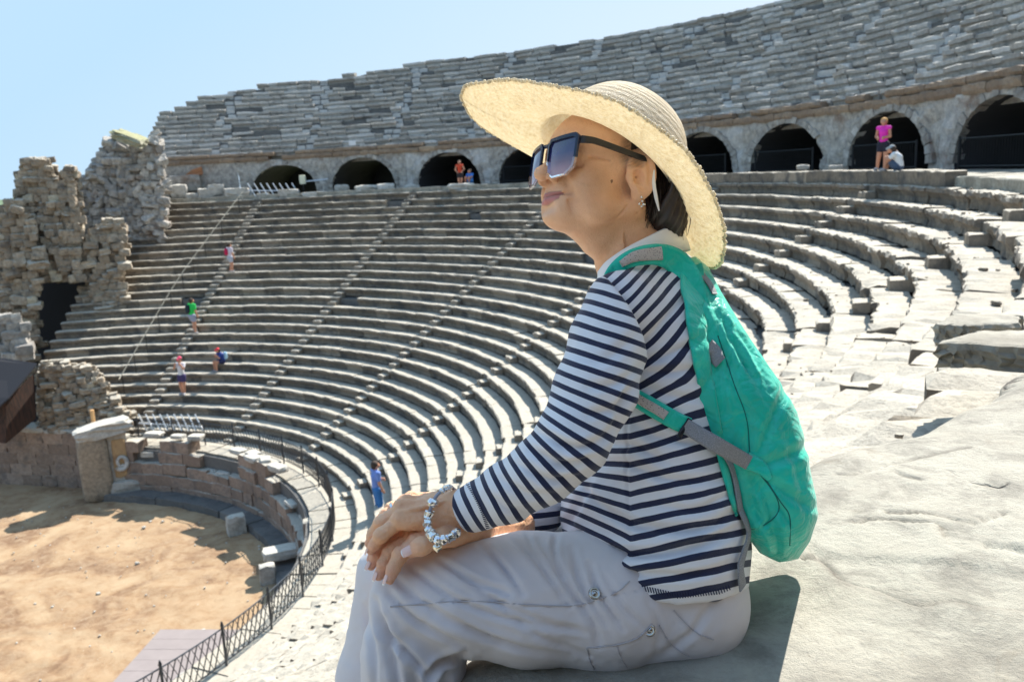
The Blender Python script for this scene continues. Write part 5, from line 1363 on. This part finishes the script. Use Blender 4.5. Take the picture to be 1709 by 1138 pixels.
for k, (f_, r) in enumerate(zip(spots, (8.2, 7.4, 7.2, 6.6, 8.4, 7.0, 7.2, 7.2, 7.0))):
    i_ = int(f_*89); V, F = charm(loop[i_], loop[i_+1]-loop[i_-1], r, k); mesh('bead', loc2w(V), F, M_silver, BR, False)
for k in range(4):
    i_ = int((.012+.03*k)*89)+1; V, F = charm(loop[i_], loop[i_+1]-loop[i_-1], 4.6, k); mesh('bead', loc2w(V), F, M_silver, BR, False)
hs = []; c0 = Q(730, 914, -224)
for k in range(26):
    tt = 2*math.pi*k/26; hs.append([16*math.sin(tt)**3*.42, -(13*math.cos(tt)-5*math.cos(2*tt)-2*math.cos(3*tt)-math.cos(4*tt))*.42])
V = [[c0[0]+a, c0[1]+b, c0[2]+z_] for z_ in (-2.2, 2.2) for a, b in hs]+[[c0[0], c0[1], c0[2]-3.2], [c0[0], c0[1], c0[2]+3.2]]
F = [[k, (k+1) % 26, 26+(k+1) % 26, 26+k] for k in range(26)]+[[52, (k+1) % 26, k] for k in range(26)]+[[53, 26+k, 26+(k+1) % 26] for k in range(26)]
mesh('heart_charm', loc2w(np.array(V)), F, mat('pale_gold', (.86, .80, .66), .22, Metallic=1.0), BR, True)
V, F = tube([Q(728, 902, -224), Q(729, 910, -224)], 1.0, 6); mesh('link', loc2w(V), F, M_silver, BR)
# ring on the left hand
rp = np.array(top_f[2][0][:3])*.45+np.array(top_f[2][1][:3])*.55; dr_ = np.array(top_f[2][1][:3])-np.array(top_f[2][0][:3])
V, F = lathe(rp, dr_, [(13.2, -2.2), (14.6, -2), (14.6, 2), (13.2, 2.2)], 26)
tag(mesh('finger_ring', loc2w(V), F, M_silver), 'silver ring on a finger of the upper, left hand', 'ring')

# ---- backpack
BP = empty('backpack', loc2w(np.array([1280., 925., 0])), 'bright turquoise green folding backpack with grey straps on the woman\'s back', 'backpack')
m = mat('green_nylon', (.0, .42, .30), .36); t = NT(m); o = t.coord()
n1 = t.noise(o, 30, 4, .6, 1.5); n2 = t.noise(o, 9, 5, .6, 2); n3 = t.noise(o, 900, 2)
t.base(t.mix(t.ramp(n2, [(.35, (0, 0, 0)), (.65, (1, 1, 1))]), (.0, .47, .34), (.0, .62, .46)))
rg_ = t.math('ABSOLUTE', t.math('SUBTRACT', t.noise(o, 17, 3, .55, 1.2), .5)); rg2 = t.math('ABSOLUTE', t.math('SUBTRACT', t.noise(o, 38, 2, .5, .8), .5))
t.bump(t.math('ADD', t.math('ADD', t.math('MULTIPLY', rg_, 1.6), t.math('MULTIPLY', rg2, .8)), t.math('MULTIPLY', n3, .05)), .5, .010)
t.b.inputs['Sheen Weight'].default_value = .25; M_bag = m
out_ = [(1136, 436), (1160, 428), (1182, 446), (1204, 490), (1252, 568), (1300, 636), (1330, 688), (1343, 735), (1353, 790), (1366, 856), (1352, 902), (1332, 932), (1300, 938), (1268, 922), (1246, 893), (1228, 850), (1206, 790), (1162, 700), (1142, 640), (1130, 580), (1126, 520), (1126, 470)]
def bag_sdf(G):
    k = ((DB+UU*G[..., 2])/DB)[..., None]*1.0
    pc = (G[..., :2]-np.array([W/2, H/2], np.float32))/k+np.array([W/2, H/2], np.float32)
    d2 = s_poly(pc, out_)
    R_ = np.float32(42.); hz = np.interp(G[..., 1], [430, 520, 650, 850, 940], [60, 118, 150, 156, 124]).astype(np.float32)
    a = np.maximum(d2+R_, 0); b = np.maximum(np.abs(G[..., 2]-8)-(hz-R_), 0)
    return np.sqrt(a*a+b*b)-R_+np.minimum(np.maximum(d2+R_, np.abs(G[..., 2]-8)-(hz-R_)), 0)
kv, kf_ = nets(bag_sdf, (1090, 400, -160), (1420, 985, 180), 3.6)
kN = vnormals(kv, kf_)
r_ = np.random.default_rng(21); cr_ = [
 ([(1175, 470), (1205, 560), (1222, 640), (1240, 720)], 7, 7), ([(1262, 770), (1290, 700), (1310, 650)], 9, 8), ([(1262, 780), (1320, 760), (1350, 740)], 11, 9), ([(1265, 790), (1325, 830), (1362, 850)], 10, 9),
 ([(1255, 790), (1285, 850), (1300, 930)], 9, 12), ([(1250, 800), (1262, 850), (1290, 890)], 9, 11), ([(1230, 650), (1250, 700), (1252, 770)], 8, 9), ([(1200, 520), (1240, 600), (1290, 660)], 6, 6), ([(1195, 560), (1222, 620)], 5, 6),
 ([(1190, 500), (1225, 570), (1262, 640), (1300, 700)], 6, 6), ([(1240, 890), (1275, 880), (1300, 850)], 5, 5), ([(1215, 540), (1250, 580), (1280, 640)], 5, 5), ([(1300, 690), (1330, 780), (1345, 860)], 8, 6), ([(1270, 800), (1330, 890)], 7, 7),
 ([(1204, 500), (1216, 560), (1220, 610)], 4, 5), ([(1228, 560), (1250, 620)], 4, 5), ([(1180, 520), (1196, 600), (1212, 690)], 9, 4)]
kv = crease(kv, kN, [(a_, b_*.9, c_*.6) for a_, b_, c_ in cr_]); kN = vnormals(kv, kf_)
crm = fbm(kv[:, 0]+kv[:, 1]*.5, kv[:, 1]*.7-kv[:, 0]*.2+kv[:, 2]*.4, .05, 71, 4)
crm2 = np.abs(fbm(kv[:, 0]*1.2-kv[:, 1]*.5, kv[:, 1]*.6+kv[:, 2]*.5, .13, 77, 3)); kv = kv+kN*(.8*crm2*np.clip((kv[:, 0]-1165)/50, 0, 1)*np.interp(kv[:, 1], [440, 480, 620, 740], [.4, 1, 1, .2]))[:, None]
kv = kv+kN*(.35*np.abs(crm)*np.clip(np.interp(kv[:, 1], [430, 700, 940], [1.4, .7, 1]), 0, 2))[:, None]
o_bag = mesh('bag_body', loc2w(kv), kf_, M_bag, BP, True)
B_k = bvh_of(kv, kf_)
M_seam = mat('green_seam', (.0, .14, .12), .8)
for pl in ([(1198, 560), (1225, 640), (1246, 700), (1252, 768)], [(1236, 880), (1262, 882), (1294, 862), (1300, 840), (1285, 812), (1262, 784)], [(1262, 776), (1302, 836), (1318, 862), (1318, 910)]):
    V, F, _ = ribbon_on(B_k, pl, 1.6, .2, 40, .5); sub('seam', loc2w(V), F, M_seam, BP, o_bag, smooth=True)
m = mat('grey_webbing', (.26, .27, .29), .75); t = NT(m); o = t.coord()
t.bump(t.voro(o, 1100), .6, .001); t.base(t.mix(t.voro(o, 900), (.17, .175, .19), (.36, .37, .39))); M_web = m
m = mat('air_mesh', (.42, .38, .36), .8); t = NT(m); o = t.coord(); v_ = t.voro(o, 420)
t.base(t.ramp(v_, [(.20, (.08, .08, .09)), (.30, (.50, .46, .43))])); t.bump(v_, .6, .001); M_mesh = m
def strap(name, b, pl, wd, mt, off=2.5, n=60, thick=2.2):
    V, F, fr_ = ribbon_on(b, pl, wd, off, n, thick); return mesh(name, loc2w(V), F, mt, BP, True), fr_
allV = np.concatenate([tv_, sv, kv]); allF = np.concatenate([tf_, sf+len(tv_), kf_+len(tv_)+len(sv)]); B_all = bvh_of(allV, allF)
B_tb = bvh_of(np.concatenate([tv_, kv]), np.concatenate([tf_, kf_+len(tv_)]))
# shoulder strap: over the shoulder and down to the bag
strap('shoulder_strap', None, [(1014, 470, -112), (1030, 446, -118), (1060, 429, -112), (1100, 425, -100), (1130, 438, -88), (1150, 468, -92), (1165, 510, -100), (1180, 575, -118), (1192, 640, -126)], [20, 22, 28, 34, 40, 42, 36, 24, 8], M_bag, n=70, thick=2.6)
strap('side_panel', B_tb, [(1150, 452), (1157, 515), (1165, 580), (1177, 645), (1192, 715), (1206, 775), (1219, 830), (1227, 862)], [46, 46, 34, 28, 24, 20, 12, 3], M_bag, 3.5, 90, 2.4)
strap('strap_padding', None, [(1036, 441, -121), (1062, 427.5, -115), (1104, 423, -102)], [10, 17, 21], M_mesh, n=30, thick=4.2)
strap('under_strap', B_t, [(1040, 650), (1080, 674), (1120, 698), (1148, 712)], [24, 27, 27, 26], M_bag, 3.5, 40, 2.6)
strap('strap_mesh', B_t, [(1050, 655), (1085, 676), (1112, 694)], [13, 14, 14], M_mesh, 6.4, 30, 1.0)
z0_ = surf(B_t, 1143, 710)[0][2]-8; z1_ = surf(B_k, 1250, 772)[0][2]-7
strap('webbing_strap', None, [(1143, 710, z0_), (1196, 742, min(z0_, z1_)-16), (1250, 772, z1_)], [22, 24, 22], M_web, 5.5, 50, 1.3)
strap('webbing_tail', B_tb, [(1150, 722), (1185, 744), (1207, 766), (1219, 800), (1228, 850), (1241, 885), (1235, 915), (1228, 945), (1231, 978)], [10, 12, 14, 15, 15, 15, 14, 14, 20], M_web, 8.5, 80, 1.2)
strap('anchor_tab', B_k, [(1244, 768), (1268, 780), (1284, 798)], [26, 22, 8], M_bag, 3, 20, 2)
V, F, _ = ribbon_on(B_tb, [(1148, 699), (1141, 712), (1132, 727)], [7, 7, 7], 6.5, 20, 2.2); mesh('buckle', loc2w(V), F, M_blackp, BP, True)
strap('bag_tab', B_k, [(1180, 578), (1192, 590), (1203, 606)], [22, 22, 20], M_web, 6.5, 16, 1.0)
strap('bag_tab', B_k, [(1170, 458), (1184, 476), (1192, 492)], [12, 12, 10], M_web, 2.0, 16, 1.0)
# ================================================================== SMALL VISITORS
SK = mat('visitor_skin', (.50, .24, .15), .6)
def cl(c): return mat('clothing', c, .8)
def visitor(label, foot, hgt, face, joints, parts, sun=None):
    """joints in units of body height: (side, front, up); face = heading angle; parts = {name: (list of chains, colour)}"""
    root = empty('person', foot, label, 'person'); foot = np.array(foot); ca, sa = math.cos(face), math.sin(face)
    R = np.array([[ca, -sa, 0], [sa, ca, 0], [0, 0, 1]])
    for name, (chains, mt) in parts.items():
        def f(G):
            d = None
            for ch in chains:
                pts = [tuple(joints[j])+(r,) if isinstance(j, str) else tuple(j)+(r,) for j, r in ch]
                c = s_chain(G, pts, .012) if len(pts) > 1 else s_ell(G, pts[0][:3], (pts[0][3],)*3)
                d = c if d is None else smin(d, c, .018)
            return d
        al_ = np.array([joints[j] if isinstance(j, str) else j for ch in chains for j, r in ch]); mr = max(r for ch in chains for j, r in ch)+.02
        V, F = nets(f, al_.min(0)-mr, al_.max(0)+mr, .0105)
        mesh(name, (V*hgt) @ R.T + foot, F, mt, root, True)
    return root
def stand(lean=0, **kw):
    J = dict(head=(0, .01+lean, .94), nose=(0, .06+lean, .93), neck=(0, lean, .86), chest=(0, lean*.8, .74), waist=(0, lean*.3, .60), hip=(0, 0, .52), lsh=(-.105, lean, .815), rsh=(.105, lean, .815), lel=(-.135, .0+lean, .64), rel=(.135, 0+lean, .64),
             lha=(-.13, .06+lean, .49), rha=(.13, .06+lean, .49), lhi=(-.05, 0, .50), rhi=(.05, 0, .50), lkn=(-.055, .02, .27), rkn=(.055, .02, .27), lan=(-.06, 0, .035), ran=(.06, 0, .035), lto=(-.065, .085, .015), rto=(.065, .085, .015))
    J.update(kw); return J
def build(label, foot, hgt, face, J, top, legs, extra=None, hair=(.05, .03, .02), short=True, sleeve=True):
    parts = {'body': ([[('head', .062)], [((J['head'][0], J['head'][1]+.045, J['head'][2]-.02), .038)], [('head', .045), ('neck', .034), ('chest', .06)], [('chest', .07), ('waist', .062), ('hip', .07)],
                       [('lsh', .034), ('lel', .027), ('lha', .02)], [('rsh', .034), ('rel', .027), ('rha', .02)], [('lha', .024), ((J['lha'][0], J['lha'][1]+.02, J['lha'][2]-.03), .018)], [('rha', .024), ((J['rha'][0], J['rha'][1]+.02, J['rha'][2]-.03), .018)],
                       [('lhi', .062), ('lkn', .042), ('lan', .026)], [('rhi', .062), ('rkn', .042), ('ran', .026)]], SK)}
    parts['hair'] = ([[((J['head'][0], J['head'][1]-.015, J['head'][2]+.015), .066)], [((J['head'][0], J['head'][1]-.035, J['head'][2]-.03), .045)]], cl(hair))
    mid = lambda a, b, f: tuple(np.array(J[a])*(1-f)+np.array(J[b])*f)
    t_ = [[('neck', .036), ('chest', .086), ('waist', .078), ('hip', .082)], [('lsh', .046), ('rsh', .046)]]
    if sleeve: t_ += [[('lsh', .046), (mid('lsh', 'lel', .6), .04)], [('rsh', .046), (mid('rsh', 'rel', .6), .04)]]
    parts['shirt'] = (t_, cl(top)); f_ = .42 if short else .92
    parts['shorts' if short else 'trousers'] = ([[('waist', .07), ('hip', .086)]]+[[('%shi' % s, .07), ('%skn' % s, .052)] if not short else [('%shi' % s, .072), (mid('%shi' % s, '%skn' % s, .5), .06)] for s in 'lr']+([] if short else [[('%skn' % s, .05), (mid('%skn' % s, '%san' % s, .92), .038)] for s in 'lr']), cl(legs))
    parts['shoe'] = ([[('lan', .032), ('lto', .026)]], cl((.3, .3, .32))); 
    rt = dict(parts); rt['shoe_'] = None; del rt['shoe_']
    if extra: rt.update(extra(J))
    root = visitor(label, foot, hgt, face, J, rt)
    o2 = visitor_shoe(root, foot, hgt, face, J)
    return root
def visitor_shoe(root, foot, hgt, face, J):
    ca, sa = math.cos(face), math.sin(face); R = np.array([[ca, -sa, 0], [sa, ca, 0], [0, 0, 1]])
    V, F = nets(lambda G: s_cap(G, J['ran'], J['rto'], .032, .026), np.minimum(J['ran'], J['rto'])-.05, np.maximum(J['ran'], J['rto'])+.05, .0105)
    mesh('shoe', (V*hgt) @ R.T + np.array(foot), F, cl((.3, .3, .32)), root, True)
def row_pt(az_, i, dr_=.15): return cyl(R0-i*DR+dr_, D2(az_), -i*DH)
vis = lambda p_: math.atan2(-p_[0], p_[1])     # heading so that "side" runs across the view and "front" runs away
# woman in pink on the kerb, man sitting beside her
p_ = on_cyl(1473, 284, 33.35); p_[2] = .415; J = stand(lel=(-.13, .02, .65), lha=(-.02, .09, .63), rel=(.14, .0, .66), rha=(.08, .08, .62), lan=(-.035, 0, .035), ran=(.11, .0, .035), rkn=(.075, .02, .27), lto=(-.06, .07, .015), rto=(.13, .07, .015))
build('blonde visitor in magenta sleeveless top and black shorts standing on the kerb at right', p_, 1.56, vis(p_)+math.pi*.9, J, (.75, .03, .45), (.01, .012, .03), hair=(.72, .38, .12), sleeve=False)
p_ = on_cyl(1500, 285, 33.35); p_[2] = .415
J = stand(); J.update(head=(-.02, .13, .37), neck=(0, .07, .33), chest=(0, .03, .22), waist=(0, 0, .10), hip=(0, 0, .05), lsh=(-.1, .07, .28), rsh=(.1, .07, .28), lel=(-.12, .15, .2), rel=(.12, .15, .2), lha=(-.05, .22, .24), rha=(.05, .22, .24), lhi=(-.05, .04, .06), rhi=(.05, .04, .06),
           lkn=(-.07, .2, .22), rkn=(.07, .2, .22), lan=(-.07, .24, .02), ran=(.07, .24, .02), lto=(-.07, .31, .01), rto=(.07, .31, .01))
def cap(c): return lambda J: {'cap': ([[((J['head'][0], J['head'][1]-.005, J['head'][2]+.03), .062)], [((J['head'][0], J['head'][1]+.05, J['head'][2]+.025), .03), ((J['head'][0], J['head'][1]+.09, J['head'][2]+.02), .02)]], cl(c))}
build('man in white shirt and grey cap crouching on the kerb beside the visitor in magenta', p_, 1.62, vis(p_)+math.pi*.42, J, (.66, .68, .70), (.05, .08, .14), extra=cap((.30, .34, .36)))
# visitors before the third arch
p_ = on_cyl(769, 315, 33.5); p_[2] = TZ-.1; J = stand(lel=(-.17, .0, .66), lha=(-.06, .06, .56), rel=(.17, 0, .66), rha=(.08, .06, .56), lan=(-.02, 0, .035), ran=(.03, 0, .035))
build('bare-shouldered visitor in a red top and dark shorts standing before the third big arch', p_, 1.62, vis(p_)+math.pi, J, (.60, .06, .02), (.02, .015, .02), sleeve=False)
p_ = on_cyl(786, 309, 34.2); p_[2] = TZ+.15; J = stand(); J.update(head=(0, .05, .40), neck=(0, .02, .34), chest=(0, .0, .24), waist=(0, -.02, .12), hip=(0, -.02, .06), lsh=(-.1, .02, .29), rsh=(.1, .02, .29), lel=(-.13, .1, .2), rel=(.13, .1, .2), lha=(-.06, .18, .18), rha=(.06, .18, .18), lhi=(-.05, .02, .06), rhi=(.05, .02, .06),
           lkn=(-.08, .2, .18), rkn=(.08, .2, .18), lan=(-.08, .22, .0), ran=(.08, .22, .0), lto=(-.08, .28, -.01), rto=(.08, .28, -.01))
build('visitor in bright blue clothes sitting before the third big arch', p_, 1.7, vis(p_)+math.pi*.8, J, (.05, .2, .62), (.08, .28, .7))
def pack(c): return lambda J: {'backpack': ([[((J['chest'][0]-.03, J['chest'][1]-.12, J['chest'][2]+.04), .06), ((J['chest'][0]-.03, J['chest'][1]-.12, J['chest'][2]-.08), .065)]], cl(c))}
# climbing the left stairs
p_ = row_pt(9.4, 17, .1); build('visitor in green shirt with a black backpack climbing the left stairs', p_+[0, 0, .0], 2.0, vis(p_)-.9, stand(lean=.03, lkn=(-.055, .08, .30), lan=(-.06, .05, .1), lto=(-.06, .13, .08)), (.02, .55, .09), (.30, .32, .42), extra=pack((.01, .02, .03)))
p_ = row_pt(10.1, 10, .1); build('visitor in pale top with a crimson backpack near the top of the left stairs', p_, 1.75, vis(p_)-.9, stand(lean=.02, lkn=(-.055, .08, .30)), (.62, .55, .62), (.4, .42, .5), extra=pack((.5, .01, .07)))
p_ = row_pt(13.5, 23, .1); build('child in a pink cap, white top and navy skirt standing low on the left seats', p_, 2.0, vis(p_)+math.pi*.8, stand(lel=(-.14, .08, .72), lha=(-.06, .12, .86), rel=(.14, .08, .72), rha=(.06, .12, .86), lan=(-.02, 0, .035), ran=(.03, 0, .035)), (.66, .64, .66), (.05, .035, .12), extra=cap((.72, .06, .14)))
p_ = row_pt(17.2, 20, .12); J = stand(); J.update(head=(-.03, .14, .42), neck=(-.01, .08, .36), chest=(0, .04, .25), waist=(0, 0, .12), hip=(0, 0, .06), lsh=(-.1, .08, .31), rsh=(.1, .08, .31), lel=(-.12, .16, .2), rel=(.12, .16, .2), lha=(-.05, .2, .28), rha=(.05, .2, .28), lhi=(-.05, .05, .07), rhi=(.05, .05, .07),
           lkn=(-.08, .25, .08), rkn=(.08, .25, .08), lan=(-.08, .26, -.2), ran=(.08, .26, -.2), lto=(-.08, .33, -.21), rto=(.08, .33, -.21))
build('child in a red cap and dark blue shirt sitting on a lower row', p_, 1.75, math.pi-D2(17.2)-.55, J, (.02, .05, .25), (.02, .025, .09), extra=lambda J: {**cap((.75, .03, .05))(J), **pack((.35, .55, .7))(J)})
p_ = row_pt(81.3, 25, .15); build('visitor in a blue shirt and jeans standing between the lowest rows near the woman\'s hands', p_-[0, 0, .42], 2.05, vis(p_)-1.2, stand(lel=(-.13, .06, .66), lha=(-.05, .16, .64)), (.16, .26, .62), (.03, .16, .42), short=False)
